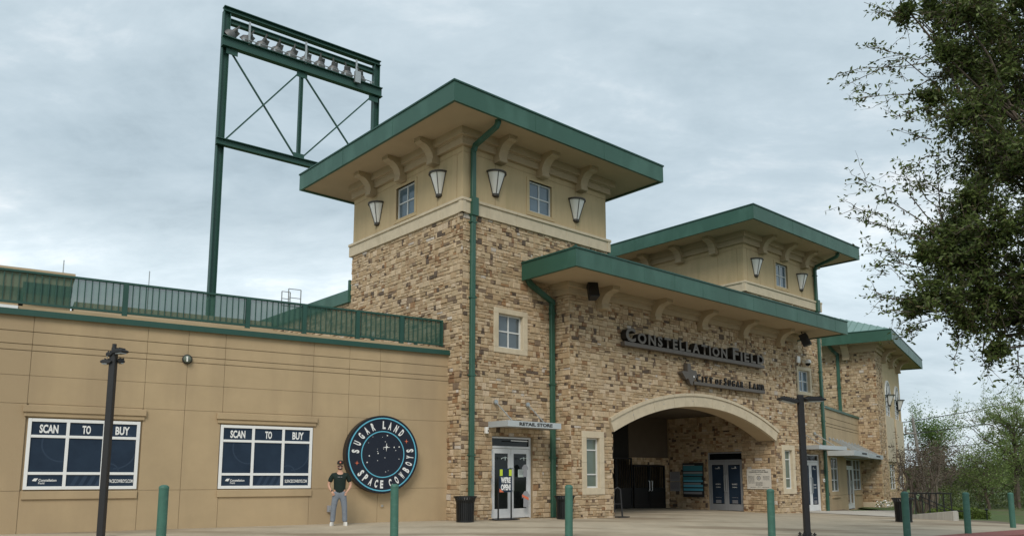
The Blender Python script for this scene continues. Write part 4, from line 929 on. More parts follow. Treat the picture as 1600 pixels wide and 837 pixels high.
ibeam('beam', (-.28, -.30, 26.30), (10.6, -.30, 26.30), .66, .4); ibeam('beam', (-.3, -.28, 19.9), (10.5, -.28, 19.9), .42, .36)
ibeam('post', (4.85, -.2, 20.1), (4.85, -.2, 26.0), .22, .22, (1, 0, 0))
for a, b in (((.3, 25.9), (4.7, 20.2)), ((.3, 20.2), (4.7, 25.9)), ((5.05, 25.9), (9.9, 20.2)), ((5.05, 20.2), (9.9, 25.9))):
    MB(E0).tube([(a[0], -.2 + (.09 if a[1] > b[1] else -.05), a[1]), (b[0], -.2 + (.09 if a[1] > b[1] else -.05), b[1])], .065, 4).build('brace', 'green_dark', lt)
for u, z in ((4.85, 25.75), (4.85, 20.25), (10.0, 25.7), (.35, 25.75)): MB(E0).box(u - .35, u + .35, -.32, -.28, z - .18, z + .18).build('gusset', 'green_dark', lt)
MB(E0).tube([(.9, -.5, 26.78), (9.9, -.5, 26.78)], .035, 5).build('conduit', 'galvanised', lt)
for u in np.arange(.95, 10, .97): MB(E0).box(u - .05, u + .05, -.54, -.44, 26.62, 26.78).build('clamp', 'galvanised', lt)
for u in (1.32, 5.02, 8.62): MB(E0).box(u - .06, u + .06, -.42, -.36, 26.55, 28.05).build('strut', 'galvanised', lt)
MB(E0).box(8.45, 8.85, -.62, -.42, 26.35, 27.15).build('control_box', 'galvanised', lt)
for i in range(10):
    u = .38 + .955 * i; e_ = bpy.data.objects.new('floodlight', None)
    hd = MB().lathe([(.0, .34), (.10, .32), (.13, .12), (.30, -.02), (.36, -.22), (.38, -.26), (.33, -.24), (.0, -.10)], n=16).build('floodlight', 'lamp_grey', lt, smooth=True); hd.scale = (1.15, 1.15, 1.15)
    hd.location = (u, -.1, 27.10 + E0); hd.rotation_euler = (math.radians(random.uniform(28, 40)), math.radians((i - 4.5) * -7), math.radians(random.uniform(-12, 12)))
    MB().tube([(0, 0, .30), (0, .05, .55)], .05, 6).build('yoke', 'lamp_grey', hd); MB().box(.08, .26, -.08, .08, .02, .28).build('ballast', 'lamp_grey', hd)

# ================================================================== LAMP POSTS
def lamp_post(x, y, h, label):
    z = gz(x); t = empty('lamp_post', (x, y, z), 0, label, 'lamp post', 'black parking lamp posts')
    MB().box(-.068, .068, -.068, .068, 0, h).build('pole', 'lamp_black', t, bevel=.012); return t
t = lamp_post(-8.81, 17.2, 4.02, 'black lamp post with clustered twin heads in front of the left window')
MB().box(-.04, .04, -.04, .04, 4.02, 4.10).build('pole_cap', 'lamp_black', t); MB().tube([(0, 0, 4.1), (.0, 0, 4.18)], .045, 8).build('photocell', 'lamp_black', t)
def head(t, x, y, z, rz, tilt, l=.40, w=.30):
    o = MB().prism([(0, .03), (.10, .06), (l * .8, .05), (l, .02), (l * .97, -.02), (.05, -.03)], 'y', -w / 2, w / 2).build('lamp_head', 'lamp_black', t, bevel=.01)
    o.location = (x, y, z); o.rotation_euler = (0, tilt, rz); MB().box(.1, l * .85, -w * .38, w * .38, -.045, -.025).build('lens', 'galvanised', o)
    for k in np.arange(.08, l * .8, .06): MB().box(k, k + .02, -w * .4, w * .4, .045, .085).build('fin', 'lamp_black', o)
    return o
head(t, .02, -.02, 3.98, math.radians(-18), -.05, .30, .22); head(t, -.02, 0, 3.93, math.radians(205), .0, .14, .2); head(t, .02, .05, 3.80, math.radians(50), 0, .18, .16); head(t, 0, -.02, 3.76, math.radians(195), 0, .24, .2)
t = lamp_post(7.10, 19.3, 3.42, 'black lamp post with two spread flat heads right of the arch')
head(t, -.065, 0, 3.22, math.radians(182), -.22, .50, .28); head(t, .065, 0, 3.29, math.radians(8), -.02, .55, .28)
MB().box(-.17, .17, -.17, .17, 0, .03).build('base_plate', 'lamp_black', t)
for a in (-.13, .13):
    for b in (-.13, .13): MB().tube([(a, b, .0), (a, b, .11)], .018, 6).build('bolt', 'lamp_black', t); MB().box(a - .03, a + .03, b - .03, b + .03, .05, .08).build('nut', 'lamp_black', t)

# ================================================================== BOLLARDS
bl = [(-6.25, 14.3, 'leftmost green bollard, in front of the beige wall between the poster windows'), (-2.45, 16.7, 'green bollard in front of the round sign'),
      (1.24, 17.5, 'green bollard in front of the stone pier left of the arch'), (6.02, 18.6, 'green bollard in front of the white notice in the arch'),
      (9.75, 19.8, 'green bollard beside the trash can near the railing'), (12.62, 22.2, 'green bollard in front of the hedge, second from the right'), (16.25, 26.0, 'rightmost green bollard in front of the lawn and leafy tree')]
b_first = None
for x, y, lab in bl:
    if b_first is None:
        t = empty('bollard', (x, y, gz(x)), 0, lab, 'bollard', 'green bollards along the kerb')
        MB().lathe([(.10, -.1), (.088, 0), (.086, .02), (.085, 1.06)], n=24).build('post', 'green_bollard', t, smooth=True)
        MB().lathe([(.089, 1.055), (.089, 1.075), (.080, 1.10), (.05, 1.12), (0, 1.127)], n=24).build('cap', 'green_bollard', t, smooth=True)
        b_first = t
    else:
        t = copy_tree(b_first); t.location = (x, y, gz(x)); t['label'] = lab; t.rotation_euler = (random.uniform(-.012, .012), random.uniform(-.012, .012), random.uniform(0, 6))
# ================================================================== TRASH CANS
def bin_(x, y, lab):
    t = empty('trash_can', (x, y, gz(x)), 0, lab, 'trash can', 'black slatted steel trash cans')
    R0, R1, H = .235, .25, .70
    MB().lathe([(0, .02), (R0, .02), (R0 + .01, .05), (R0 - .015, .05), (R1 - .02, .56), (R1 - .02, .62), (.0, .62)], n=24).build('liner', 'black_metal', t)
    for i in range(26):
        a = 2 * math.pi * i / 26; c, s_ = math.cos(a), math.sin(a); p = lambda r, z, w: (r * c - w * s_, r * s_ + w * c, z); V = []
        pr = [(R0 + .012, .03), (R1 + .012, .54), (R1 + .04, .64), (R1 + .075, .71)]
        for r, z in pr: V += [p(r, z, -.021), p(r, z, .021)]
        for r, z in pr: V += [p(r - .01, z, -.021), p(r - .01, z, .021)]
        F_ = []
        for k in range(3): F_ += [(2 * k, 2 * k + 1, 2 * k + 3, 2 * k + 2), (8 + 2 * k, 8 + 2 * k + 2, 8 + 2 * k + 3, 8 + 2 * k + 1), (2 * k, 2 * k + 2, 8 + 2 * k + 2, 8 + 2 * k), (2 * k + 1, 8 + 2 * k + 1, 8 + 2 * k + 3, 2 * k + 3)]
        MB().add(V, F_).build('slat', 'black_metal', t)
    MB().lathe([(R1 + .055, .70), (R1 + .088, .70), (R1 + .088, .73), (R1 + .055, .73), (R1 + .055, .70)], n=28).build('rim', 'black_metal', t)
    MB().lathe([(R0, 0), (R0 + .02, 0), (R0 + .02, .05), (R0, .05)], n=28).build('foot_ring', 'black_metal', t)
    return t
bin_(-1.34, 22.85, 'black slatted trash can left of the shop door below the downspout')
bin_(1.66, 25.15, 'black slatted trash can right of the shop door, partly behind a bollard')
tb = bin_(13.9, 28.4, 'black slatted trash can near the ramp railing at far right'); tb.scale = (1.1, 1.1, 1.15)

# ================================================================== RAMP AND RAILING
def wallseg(name, pts, z0s, z1s, th, m, label, cat):
    t = empty(name, (pts[0][0], pts[0][1], gz(pts[0][0])), 0, label, cat)
    ox, oy, oz = t.location
    d = Vector((pts[1][0] - pts[0][0], pts[1][1] - pts[0][1])).normalized(); n = Vector((-d.y, d.x)) * th
    P = [(p[0] - ox, p[1] - oy) for p in pts]; V = []
    for (x, y), a, b in zip(P, z0s, z1s): V += [(x, y, a - oz), (x + n.x, y + n.y, a - oz), (x + n.x, y + n.y, b - oz), (x, y, b - oz)]
    MB().add(V, [(0, 1, 2, 3), (7, 6, 5, 4), (0, 4, 5, 1), (1, 5, 6, 2), (2, 6, 7, 3), (3, 7, 4, 0)]).build('wall', m, t, bevel=.012); return t
t = wallseg('ramp_wall', ((15.95, 31.9), (16.72, 30.3)), (-.7, -.7), (-.20, .01), .30, 'concrete_wall', 'short grey concrete ramp wall below the black railing', 'wall')
tr = empty('ramp_railing', (16.0, 31.8, -.3), 0, 'black metal stair railing beside the ramp at far right', 'railing')
R_ = lambda x, y, z: (x - 16.0, y - 31.8, z + .3)
for k in range(6):
    f = k / 5; x, y = 16.04 + .74 * f, 31.75 - 1.25 * f; p_ = R_(x, y, 0); MB().box(p_[0] - .018, p_[0] + .018, p_[1] - .018, p_[1] + .018, .12 + .18 * f, .925).build('post', 'black_metal', tr)
MB().tube([R_(15.98, 32.1, .34), R_(15.86, 32.4, .36), R_(15.83, 32.45, .60), R_(15.95, 32.1, .64), R_(16.80, 30.45, .655)], .026, 6).build('top_rail', 'black_metal', tr)
MB().tube([R_(16.06, 31.7, .60), R_(16.86, 30.5, -.0), R_(17.1, 30.3, -.0)], .02, 6).build('stair_rail', 'black_metal', tr); MB().tube([R_(16.06, 31.7, .42), R_(16.86, 30.5, -.14)], .016, 6).build('stair_rail', 'black_metal', tr)

# ================================================================== GROUND
def sheet(name, pts, dz, m, parent=None, kind='structure', n=1):
    v = [(x, y, gz(x) + dz) for x, y in pts]; o = MB().quad(*v).build(name, m, parent)
    if kind and not parent: o['kind'] = kind
    return o
xs = [-1500, -200, -60, -25, 0, 5, 10, 15, 20, 26, 60, 200, 1500]; ys = [-1500, -200, -20, 0, 20, 40, 60, 100, 250, 1500]
v = [(x, y, gz(x) - .12 - (.0 if x < 30 else .2) + (.5 if (y > 90) else 0)) for y in ys for x in xs]; nx = len(xs)
g = MB().add(v, [(j * nx + i, j * nx + i + 1, (j + 1) * nx + i + 1, (j + 1) * nx + i) for j in range(len(ys) - 1) for i in range(nx - 1)]).build('ground', 'lawn'); g['kind'] = 'structure'
# plaza of concrete slabs over a dark joint bed; its right edge meets the lawn
def edge_x(y): return 17.75 + (y - 27.8) * (-.62) if y > 20 else 23
pzr = empty('plaza_pavement', (0, 20, 0), 0); pzr['kind'] = 'structure'
def clipx(poly):      # keep the part left of the lawn edge line (17.9,27.8)-(16.9,30.4)...
    P0, P1 = Vector((21.5, 19.0)), Vector((15.6, 34.0)); d = P1 - P0; s_ = lambda p: d.x * (p[1] - P0.y) - d.y * (p[0] - P0.x)
    out = []
    for i in range(len(poly)):
        a, b = poly[i], poly[(i + 1) % len(poly)]; sa, sb = s_(a), s_(b)
        if sa >= 0: out.append(a)
        if (sa >= 0) != (sb >= 0): t_ = sa / (sa - sb); out.append((a[0] + (b[0] - a[0]) * t_, a[1] + (b[1] - a[1]) * t_))
    return out
def clipk(poly):      # keep what lies beyond the red kerb band
    P0, P1 = Vector((8.6, 18.85)), Vector((18.3, 27.0)); d = P1 - P0; s_ = lambda p: d.x * (p[1] - P0.y) - d.y * (p[0] - P0.x)
    out = []
    for i in range(len(poly)):
        a, b = poly[i], poly[(i + 1) % len(poly)]; sa, sb = s_(a), s_(b)
        if sa >= 0: out.append(a)
        if (sa >= 0) != (sb >= 0): t_ = sa / (sa - sb); out.append((a[0] + (b[0] - a[0]) * t_, a[1] + (b[1] - a[1]) * t_))
    return out
def subdiv_poly(poly, dz, th, m, name, parent):
    V = [(x, y, gz(x) + dz) for x, y in poly] + [(x, y, gz(x) + dz - th) for x, y in poly]; n = len(poly)
    V = [(x, y - 20, z) for x, y, z in V] if parent is pzr else V
    return MB().add(V, [tuple(range(n))] + [(i, n + i, n + (i + 1) % n, (i + 1) % n) for i in range(n)]).build(name, m, parent)
S = 3.1
for i in range(-8, 16):
    for j in range(-6, 12):
        a, b = i * S, j * S - 1.0; P = [FB.w(a + .012, b + .012), FB.w(a + S - .012, b + .012), FB.w(a + S - .012, b + S - .012), FB.w(a + .012, b + S - .012)]
        # local -v is towards the camera
        if max(p[1] for p in P) < 10 or min(p[1] for p in P) > 52 or max(p[0] for p in P) < -17: continue
        cxm, cym = sum(p[0] for p in P) / 4, sum(p[1] for p in P) / 4
        if cxm < -3 and cym > 26 + cxm * .6 + 4: continue
        P = clipk(clipx(P))
        if len(P) < 3: continue
        # split where the slope starts so each slab stays flat
        subdiv_poly(P, 0, .08, 'concrete', 'paving_slab', pzr)
jb_ = MB().add([(x, y - 20, gz(x) - .025) for x, y in ((-40, 8), (0, 8), (0, 60), (-40, 60))] + [(x, y - 20, gz(x) - .025) for x, y in ((0, 11.6), (21.5, 29.7), (15.6, 34), (22, 60), (0, 60))], [(0, 1, 2, 3), (4, 5, 6, 7, 8)]).build('joint_bed', 'joint', pzr)
sheet('landing', [(15.75, 38.6), (20.4, 41.5), (15.9, 32.0), (15.0, 33.4), (12.2, 36.3)], .018, 'concrete_new')
bk = empty('red_kerb_band', (8.6, 18.85, gz(8.6)), 0); bk['kind'] = 'structure'
d = Vector((9.7, 8.15)).normalized(); nrm = Vector((d.y, -d.x))
for k in range(-22, 26):       # courses of red pavers, end to end
    p = Vector((8.6, 18.85)) + d * (k * .5); P = [p + d * .004, p + d * .492, p + d * .492 + nrm * .95, p + d * .004 + nrm * .95]
    MB().add([(q.x - 8.6, q.y - 18.85, gz(q.x) - gz(8.6) + .002) for q in P] + [(q.x - 8.6, q.y - 18.85, gz(q.x) - gz(8.6) - .08) for q in P], [(0, 1, 2, 3), (0, 4, 5, 1), (1, 5, 6, 2), (2, 6, 7, 3), (3, 7, 4, 0)]).build('paver', 'red_paver', bk)
def along(k, w): p = Vector((8.6, 18.85)) + d * k + nrm * w; return (p.x, p.y)
sheet('road', [along(-40, .96), along(40, .96), along(40, 22), along(-40, 22)], -.015, 'asphalt')
for k in range(6, 24, 1): sheet('road_marking', [along(k, 1.3), along(k + .42, 1.3), along(k + 1.9, 4.5), along(k + 1.48, 4.5)], -.009, 'road_white')
sheet('side_lawn', [(16.9, 31.0), (18.3, 27.2), (60, 50), (60, 90), (20, 80), (20, 42)], -.03, 'lawn')

# ================================================================== VEGETATION
def leaves(name, C, size, m, parent, up=.2, asp=.42, rng=RNG):
    """one mesh of rhombic leaves at points C (n,3)"""
    n = len(C); d = rng.normal(size=(n, 3)); d[:, 2] = d[:, 2] * .7 + up; d /= np.linalg.norm(d, axis=1)[:, None]
    e_ = np.cross(d, rng.normal(size=(n, 3))); e_ /= np.linalg.norm(e_, axis=1)[:, None]; s_ = (size * rng.uniform(.6, 1.25, n))[:, None]
    V = np.stack([C, C + d * s_ * .5 + e_ * s_ * asp * .5, C + d * s_, C + d * s_ * .5 - e_ * s_ * asp * .5], 1).reshape(-1, 3)
    me = bpy.data.meshes.new(name); me.vertices.add(4 * n); me.vertices.foreach_set('co', V.ravel()); me.loops.add(4 * n); me.loops.foreach_set('vertex_index', np.arange(4 * n)); me.polygons.add(n)
    me.polygons.foreach_set('loop_start', np.arange(0, 4 * n, 4)); me.polygons.foreach_set('loop_total', np.full(n, 4)); me.update(); me.validate(); me.materials.append(M[m])
    o = bpy.data.objects.new(name, me); COL.objects.link(o); o.parent = parent; return o
def branch_pts(p, q, rng, k=7, wob=.08):
    p, q = np.array(p, float), np.array(q, float); L_ = np.linalg.norm(q - p); t_ = np.linspace(0, 1, k)[:, None]
    P = p + (q - p) * t_ + rng.normal(size=(k, 3)) * wob * L_ * np.sin(t_ * math.pi) * .6; P[:, 2] += np.sin(t_[:, 0] * math.pi) * .05 * L_; return P
# --- big live oak reaching in from the right, trunk just outside the picture
def oak():
    rng = np.random.default_rng(5); X, Y = 11.2, 13.2; z0 = gz(X)
    t = empty('oak_tree', (X, Y, z0), 0, 'large dark green oak tree hanging in from the upper right', 'tree')
    cP, sP = math.cos(math.radians(8.15)), math.sin(math.radians(8.15))
    def loc(px, py, dd):      # bearing and height angle of a point of the crown at distance dd, as a place relative to the trunk's foot
        rx, ru = (px - 800) / 1229.4, (569.7 - py) / 1229.4; fy, fz = cP - ru * sP, sP + ru * cP
        return np.array([rx * dd / fy - X, dd - Y, fz * dd / fy + EYE - z0])
    # crown masses: centre (from the picture's bearings), distance, radius in metres
    mass = [(1415, 12, 12.8, .22), (1560, 30, 13.2, 1.2), (1500, 20, 12.6, .6), (1455, 22, 13, .34), (1505, 95, 13.0, .62), (1470, 80, 12.7, .30), (1590, 150, 13.4, 1.2), (1520, 170, 12.6, .62), (1462, 150, 12.9, .26), (1610, 270, 12.8, 1.15), (1555, 250, 13.4, .75), (1520, 320, 12.8, .52), (1480, 360, 13.0, .40),
            (1570, 375, 12.6, 1.0), (1490, 415, 13.2, .62), (1445, 400, 12.8, .28), (1550, 455, 12.8, .85), (1455, 465, 12.8, .45), (1425, 490, 13.1, .22), (1590, 500, 13.3, .62), (1510, 500, 13.0, .48), (1560, 545, 12.8, .30), (1630, 440, 13.0, 1.1), (1700, 60, 13.5, 1.9), (1720, 250, 14, 2.0), (1700, 430, 13.6, 1.6), (1840, 150, 14, 2.2), (1850, 360, 13.4, 1.9), (1760, -140, 13.6, 2.2), (1580, -120, 13.6, 1.6), (1930, 40, 12.4, 2.0), (1760, 300, 11.6, 1.6)]
    C = []; TW_ = MB(); root_top = np.array([0, 0, 3.6]); shoots = []
    for px, py, dd, r in mass:
        c = loc(px, py, dd); B = branch_pts(root_top, c, rng, 8, .05); rr_ = np.linspace(.075, .02, 8) * (1 if r > 1 else .7); TW_.tube([tuple(p) for p in B], list(rr_), 6)
        vis = px < 1660; n = int((32 if vis else 7) * r ** 2.1) + 3
        for _ in range(n):          # sprigs grow in clumps, with gaps between the clumps
            d_ = rng.normal(size=3); d_ /= np.linalg.norm(d_); rad = r * rng.uniform(.1, 1.0) ** .5; cc = c + d_ * rad * (1, 1, .85) * rng.uniform(.9, 1.12); k_ = min(r * .6, rng.uniform(.20, .38)); st_ = cc - d_ * k_ * 1.2
            for _ in range(9 if vis else 7):
                tip = cc + rng.normal(size=3) * k_ * .62 + d_ * k_ * .5; shoots.append((st_, tip, .007, int(26 if vis else 34), .045 if vis else .11))
    # long sparse outer sprays
    for a in ((1450, 60, 1350, 4), (1445, 100, 1352, 70), (1450, 105, 1310, 116), (1450, 125, 1316, 136), (1440, 150, 1345, 152), (1450, 45, 1370, 20), (1440, 190, 1397, 182), (1445, 215, 1420, 208), (1430, 345, 1338, 278), (1440, 360, 1326, 322), (1430, 375, 1345, 345), (1425, 400, 1352, 385), (1445, 330, 1390, 268), (1460, 330, 1420, 262), (1470, 320, 1460, 258), (1420, 440, 1358, 416), (1425, 470, 1342, 462), (1430, 490, 1375, 488), (1450, 250, 1405, 265), (1430, 420, 1375, 400), (1455, 500, 1405, 530), (1470, 300, 1430, 290), (1500, 530, 1490, 560), (1540, 545, 1545, 582), (1590, 560, 1590, 590), (1440, 510, 1420, 520)):
        p, q = loc(a[0], a[1], 13.0), loc(a[2], a[3], 12.8 + rng.uniform(-.5, .5)); n0 = np.linalg.norm(q - p)
        shoots.append((p - (q - p) * .4, q, .014, int(24 * n0) + 14, .055))
        for _ in range(4 + int(n0 * 3)):
            f = rng.uniform(.15, .9); b = p + (q - p) * f; e2 = b + (q - p) / n0 * rng.uniform(.15, .4) + rng.normal(size=3) * .17; shoots.append((b, e2, .006, 9, .04))
    for st_, tip, rad, nl, spread in shoots:
        B = branch_pts(st_, tip, rng, 5, .12); TW_.tube([tuple(p) for p in B], [rad, rad * .85, rad * .7, rad * .5, rad * .3], 3, False)
        f = rng.uniform(0, 1, nl) ** .8 * 4; i = np.minimum(f.astype(int), 3); w = (f - i)[:, None]; P = B[i] * (1 - w) + B[i + 1] * w; C.append(P + rng.normal(size=(nl, 3)) * spread * rng.uniform(.3, 1, (nl, 1)))
    C = np.concatenate(C); k = rng.random(len(C)) < .86
    cr2 = leaves('crown', C[k], .092, 'oak_leaf', t, .15, .38, rng); leaves('dry_leaves', C[~k], .08, 'oak_leaf_rust', t, .0, .42, rng)['kind'] = 'stuff'; cr2['kind'] = 'stuff'
    TW_.build('limbs', 'bark', t)
    MB().tube([(0, 0, -.2), (.03, 0, .1), (0, .02, 1.0), (-.04, 0, 1.9), (0, 0, 3.8)], [.42, .33, .27, .25, .20], 12).build('trunk', 'bark', t, smooth=True)
oak()
def tree(name, x, y, zb, h, cw, label, lm, nleaf, lsize, bark='bark', trunk_h=.3, nb=16, cat='tree', seed=1, spread=.3, rad=.14, cz=.62, ch=.42, multi=1, group=None, up=.2, asp=.45, sub=5):
    rng = np.random.default_rng(seed); t = empty(name, (x, y, zb), 0, label, cat, group); W_ = MB(); C = []
    stems = []
    for m_ in range(multi):
        a = rng.uniform(0, 6.28); off = np.array([math.cos(a), math.sin(a), 0]) * (0 if multi == 1 else .15); top = np.array([math.cos(a) * cw * (.05 if multi == 1 else .45), math.sin(a) * cw * (.05 if multi == 1 else .45), h * (.8 if multi == 1 else rng.uniform(.6, .85))])
        S_ = branch_pts(off, top, rng, 9, .04); W_.tube([tuple(p) for p in S_], list(np.linspace(rad, rad * .2, 9)), 6); stems.append(S_)
    for b in range(nb):
        S_ = stems[b % multi]; f = rng.uniform(trunk_h, .95) * 8; i = int(min(f, 7)); p = S_[i] * (1 - f + i) + S_[i + 1] * (f - i); az = rng.uniform(0, 6.28)
        hh = p[2] / h; reach = cw * .5 * math.sqrt(max(.12, 1 - ((hh - cz + .12) / (ch + .18)) ** 2)) * rng.uniform(.6, 1.1); q = p + np.array([math.cos(az) * reach, math.sin(az) * reach, reach * rng.uniform(.35, 1.0)]); q[2] = min(q[2], h * rng.uniform(.92, 1.02))
        B = branch_pts(p, q, rng, 6, .1); r0 = rad * .33 * (1.15 - hh); W_.tube([tuple(v_) for v_ in B], list(np.linspace(r0, r0 * .25, 6)), 4)
        for s_ in range(sub):
            k = rng.integers(1, 6); e_ = B[k] + rng.normal(size=3) * reach * .30 + np.array([0, 0, reach * .15]); T_ = branch_pts(B[k], e_, rng, 4, .15); W_.tube([tuple(v_) for v_ in T_], [r0 * .25, r0 * .2, r0 * .15, r0 * .08], 3, False)
            n = max(1, nleaf // (nb * sub)); ff = rng.uniform(.2, 1.05, n)[:, None]; C.append(T_[0] + (T_[-1] - T_[0]) * ff + rng.normal(size=(n, 3)) * spread)
    W_.build('trunk', bark, t)
    if nleaf: c = leaves('crown', np.concatenate(C), lsize, lm, t, up, asp, rng); c['kind'] = 'stuff'
    return t
zr_ = -.55
tree('leafy_tree', 28.5, 45, zr_, 6.4, 5.4, 'light green spring tree with open crown at the far right behind the rightmost bollard', 'spring_leaf', 13000, .12, 'bark', .28, 40, seed=3, spread=.10, rad=.19, sub=7)
tree('leafy_tree', 33.4, 62.5, zr_, 7.0, 3.8, 'bright green tree behind the utility pole', 'green_leaf', 8000, .17, 'bark', .35, 26, seed=8, spread=.30, rad=.16, cz=.75, ch=.3)
tree('bare_tree', 18.4, 37.2, zr_, 3.5, 1.7, 'leafless multi stem crape myrtle closest to the stone building', 'seed_head', 900, .09, 'bark', .35, 26, seed=12, spread=.05, rad=.06, multi=6, group='bare crape myrtles')
tree('bare_tree', 19.9, 38.8, zr_, 3.8, 2.4, 'leafless crape myrtle with dark seed heads under the utility pole', 'seed_head', 1500, .11, 'bark', .35, 36, seed=15, spread=.07, rad=.07, multi=8, group='bare crape myrtles')
tree('bare_tree', 21.5, 41.0, zr_, 4.0, 2.4, 'leafless brown crape myrtle right of the utility pole', 'seed_head', 1500, .11, 'bark_pale', .35, 34, seed=16, spread=.07, rad=.07, multi=8, group='bare crape myrtles')
tree('bare_tree', 27.4, 50, zr_, 4.3, 3.0, 'grey leafless tree in the gap left of the light green tree', 'grey_twig', 2200, .13, 'bark_pale', .2, 40, seed=19, spread=.14, rad=.09, multi=3, group='grey bare trees')
tree('bare_tree', 35.2, 60, zr_, 4.8, 3.6, 'pale twiggy tree farther back behind the hedge', 'grey_twig', 2400, .15, 'bark_pale', .2, 40, seed=20, spread=.18, rad=.1, multi=3, group='grey bare trees')
tree('leafy_tree', 31.6, 48.5, zr_, 4.2, 4.6, 'dense young green tree at the right edge behind the lawn', 'spring_leaf', 8000, .12, 'bark', .12, 30, seed=23, spread=.26, rad=.12)
tree('leafy_tree', 26.4, 44.2, zr_, 3.7, 3.0, 'rounded olive green tree behind the hedge', 'spring_leaf', 6000, .11, 'bark', .08, 28, seed=24, spread=.22, rad=.10, cz=.5, ch=.5)
# thicket: an uncountable belt of scrub behind the lawn
rng = np.random.default_rng(31); tk = empty('thicket', (28, 50, zr_), 0); tagd = tk
n = 24000; u = rng.uniform(0, 1, n); xx = -4.6 + 31 * u; yy = rng.normal(0, 1.1, n) + u * 13 - 5.5; hh = (1.35 + .75 * np.sin(xx * 1.1 + 1) * np.sin(xx * .43) + .5 * np.sin(xx * 2.7)) * .72 + .28
zz_ = hh * rng.uniform(0, 1, n) ** .75 * np.exp(-(np.abs(yy - (u * 13 - 5.5)) / 2.6) ** 2); C = np.stack([xx, yy, zz_], 1)
bpy.data.objects.remove(tk)
th = leaves('thicket', C, .125, 'thicket_leaf', None, .2, .5, rng); th.location = (28, 50, zr_); th['kind'] = 'stuff'
n = 6500; C = np.stack([rng.uniform(-3, 27, n), rng.normal(0, 1.2, n), rng.uniform(0, 1.0, n) ** 1.3 * 2.8], 1); C[:, 1] += (C[:, 0] + 3) * .42 - 5
C2 = leaves('brushwood', C, .30, 'grey_twig', None, .8, .07, rng); C2.location = (28, 52, zr_); C2['kind'] = 'stuff'
n = 26000; C = np.stack([rng.uniform(-30, 120, n), rng.normal(0, 5, n), rng.uniform(0, 1, n) ** .8 * 4.2], 1); C[:, 2] *= .7 + .3 * np.sin(C[:, 0] * .3) * np.sin(C[:, 0] * .11 + 1)
fw = leaves('far_woodland', C, .8, 'thicket_leaf', None, .2, .6, rng); fw.location = (70, 115, -.3); fw['kind'] = 'stuff'
# hedge
hd_ = empty('hedge', (18.7, 33.6, -.45), math.radians(-10), 'low clipped bright green hedge right of the ramp wall', 'hedge'); n = 6500
C = np.stack([rng.uniform(-1.05, 1.15, n), rng.uniform(-.42, .42, n), rng.uniform(0, .46, n)], 1); C[:, 2] *= 1 - .25 * np.abs(C[:, 0]) ** 3; leaves('foliage', C, .075, 'hedge_leaf', hd_, .3, .55, rng)['kind'] = 'stuff'
mbh = MB()
for _ in range(14): x, y = rng.uniform(-1, 1.05), rng.uniform(-.3, .3); mbh.tube([(x, y, -.05), (x + .05, y, .3)], .015, 4)
mbh.build('stems', 'bark', hd_)
t = empty('path_light', (19.35, 32.6, gz(19.35) - .03), 0, 'short black path light standing on the lawn', 'lamp'); MB().tube([(0, 0, 0), (0, 0, .42)], .025, 6).build('post', 'black_metal', t); MB().lathe([(.0, .46), (.07, .42), (.05, .36), (0, .36)], n=10).build('lamp_shade', 'black_metal', t)
t = copy_tree(t); t.location = (24.1, 36.6, gz(24) - .03); t['label'] = 'second short black path light farther right on the lawn'

# ================================================================== UTILITY POLE AND WIRES
x, y = 29.75, 58; up_ = empty('utility_pole', (x, y, -.6), 0, 'leaning grey wooden utility pole rising over the bare trees', 'utility pole'); up_.scale = (.86,) * 3
MB().tube([(.45, 0, 0), (-.25, 0, 7.2)], [.17, .12], 10).build('pole', 'wood_pole', up_)
for z, l_ in ((5.9, .75), (4.5, .65)): MB().tube([(-.15, 0, z), (-.15 - l_, 0, z), (-.15 - l_, 0, z + .35)], .085, 6).build('bracket_arm', 'wood_pole', up_); MB().lathe([(.0, .28), (.09, .2), (.09, 0), (0, 0)], c=(-.15 - l_, 0, z + .3), n=8).build('insulator', 'print_grey', up_)
MB().tube([(-.25, 0, 7.2), (-.25, 0, 7.6)], .03, 5).build('spike', 'wood_pole', up_)
for z, zr2, lab in ((6.95, 12.2, 'topmost power line running right from the pole'), (5.9, 9.6, 'second power line from the top'), (4.55, 7.0, 'third power line, below the middle bracket'), (3.0, 4.8, 'lowest power line just above the treetops')):
    w_ = empty('power_line', (x, y, -.6), 0, lab, 'wire', 'power lines on the utility pole'); w_.scale = (.86,) * 3
    MB().tube([(-22, 14, z - 1.4), (-10, 6, z - 1.0), (-.3, 0, z)], .045, 4).build('wire', 'lamp_black', w_); MB().tube([(-.3, 0, z)] + [(14 * k / 4, -3 * k / 4, z + (zr2 - z) * (k / 4) ** 1.1 * .55) for k in range(1, 8)], .045, 4).build('wire', 'lamp_black', w_)

# ================================================================== PERSON
def skin_mesh(name, verts, edges, radii, m, parent, subd=2, root=0):
    me = bpy.data.meshes.new(name); me.from_pydata(verts, edges, []); o = bpy.data.objects.new(name, me); COL.objects.link(o)
    o.modifiers.new('skin', 'SKIN').use_smooth_shade = True
    sv = me.skin_vertices[0].data
    for i, r in enumerate(radii): sv[i].radius = r if isinstance(r, tuple) else (r, r); sv[i].use_root = (i == root)
    ss = o.modifiers.new('sub', 'SUBSURF'); ss.levels = subd; ss.render_levels = subd
    dg = bpy.context.evaluated_depsgraph_get(); dg.update(); me2 = bpy.data.meshes.new_from_object(o.evaluated_get(dg)); bpy.data.objects.remove(o)
    me2.materials.clear(); me2.materials.append(M[m]); me2.polygons.foreach_set('use_smooth', [True] * len(me2.polygons))
    o = bpy.data.objects.new(name, me2); COL.objects.link(o); o.parent = parent; return o
px_, py_ = FA.w(-3.72, -.9)
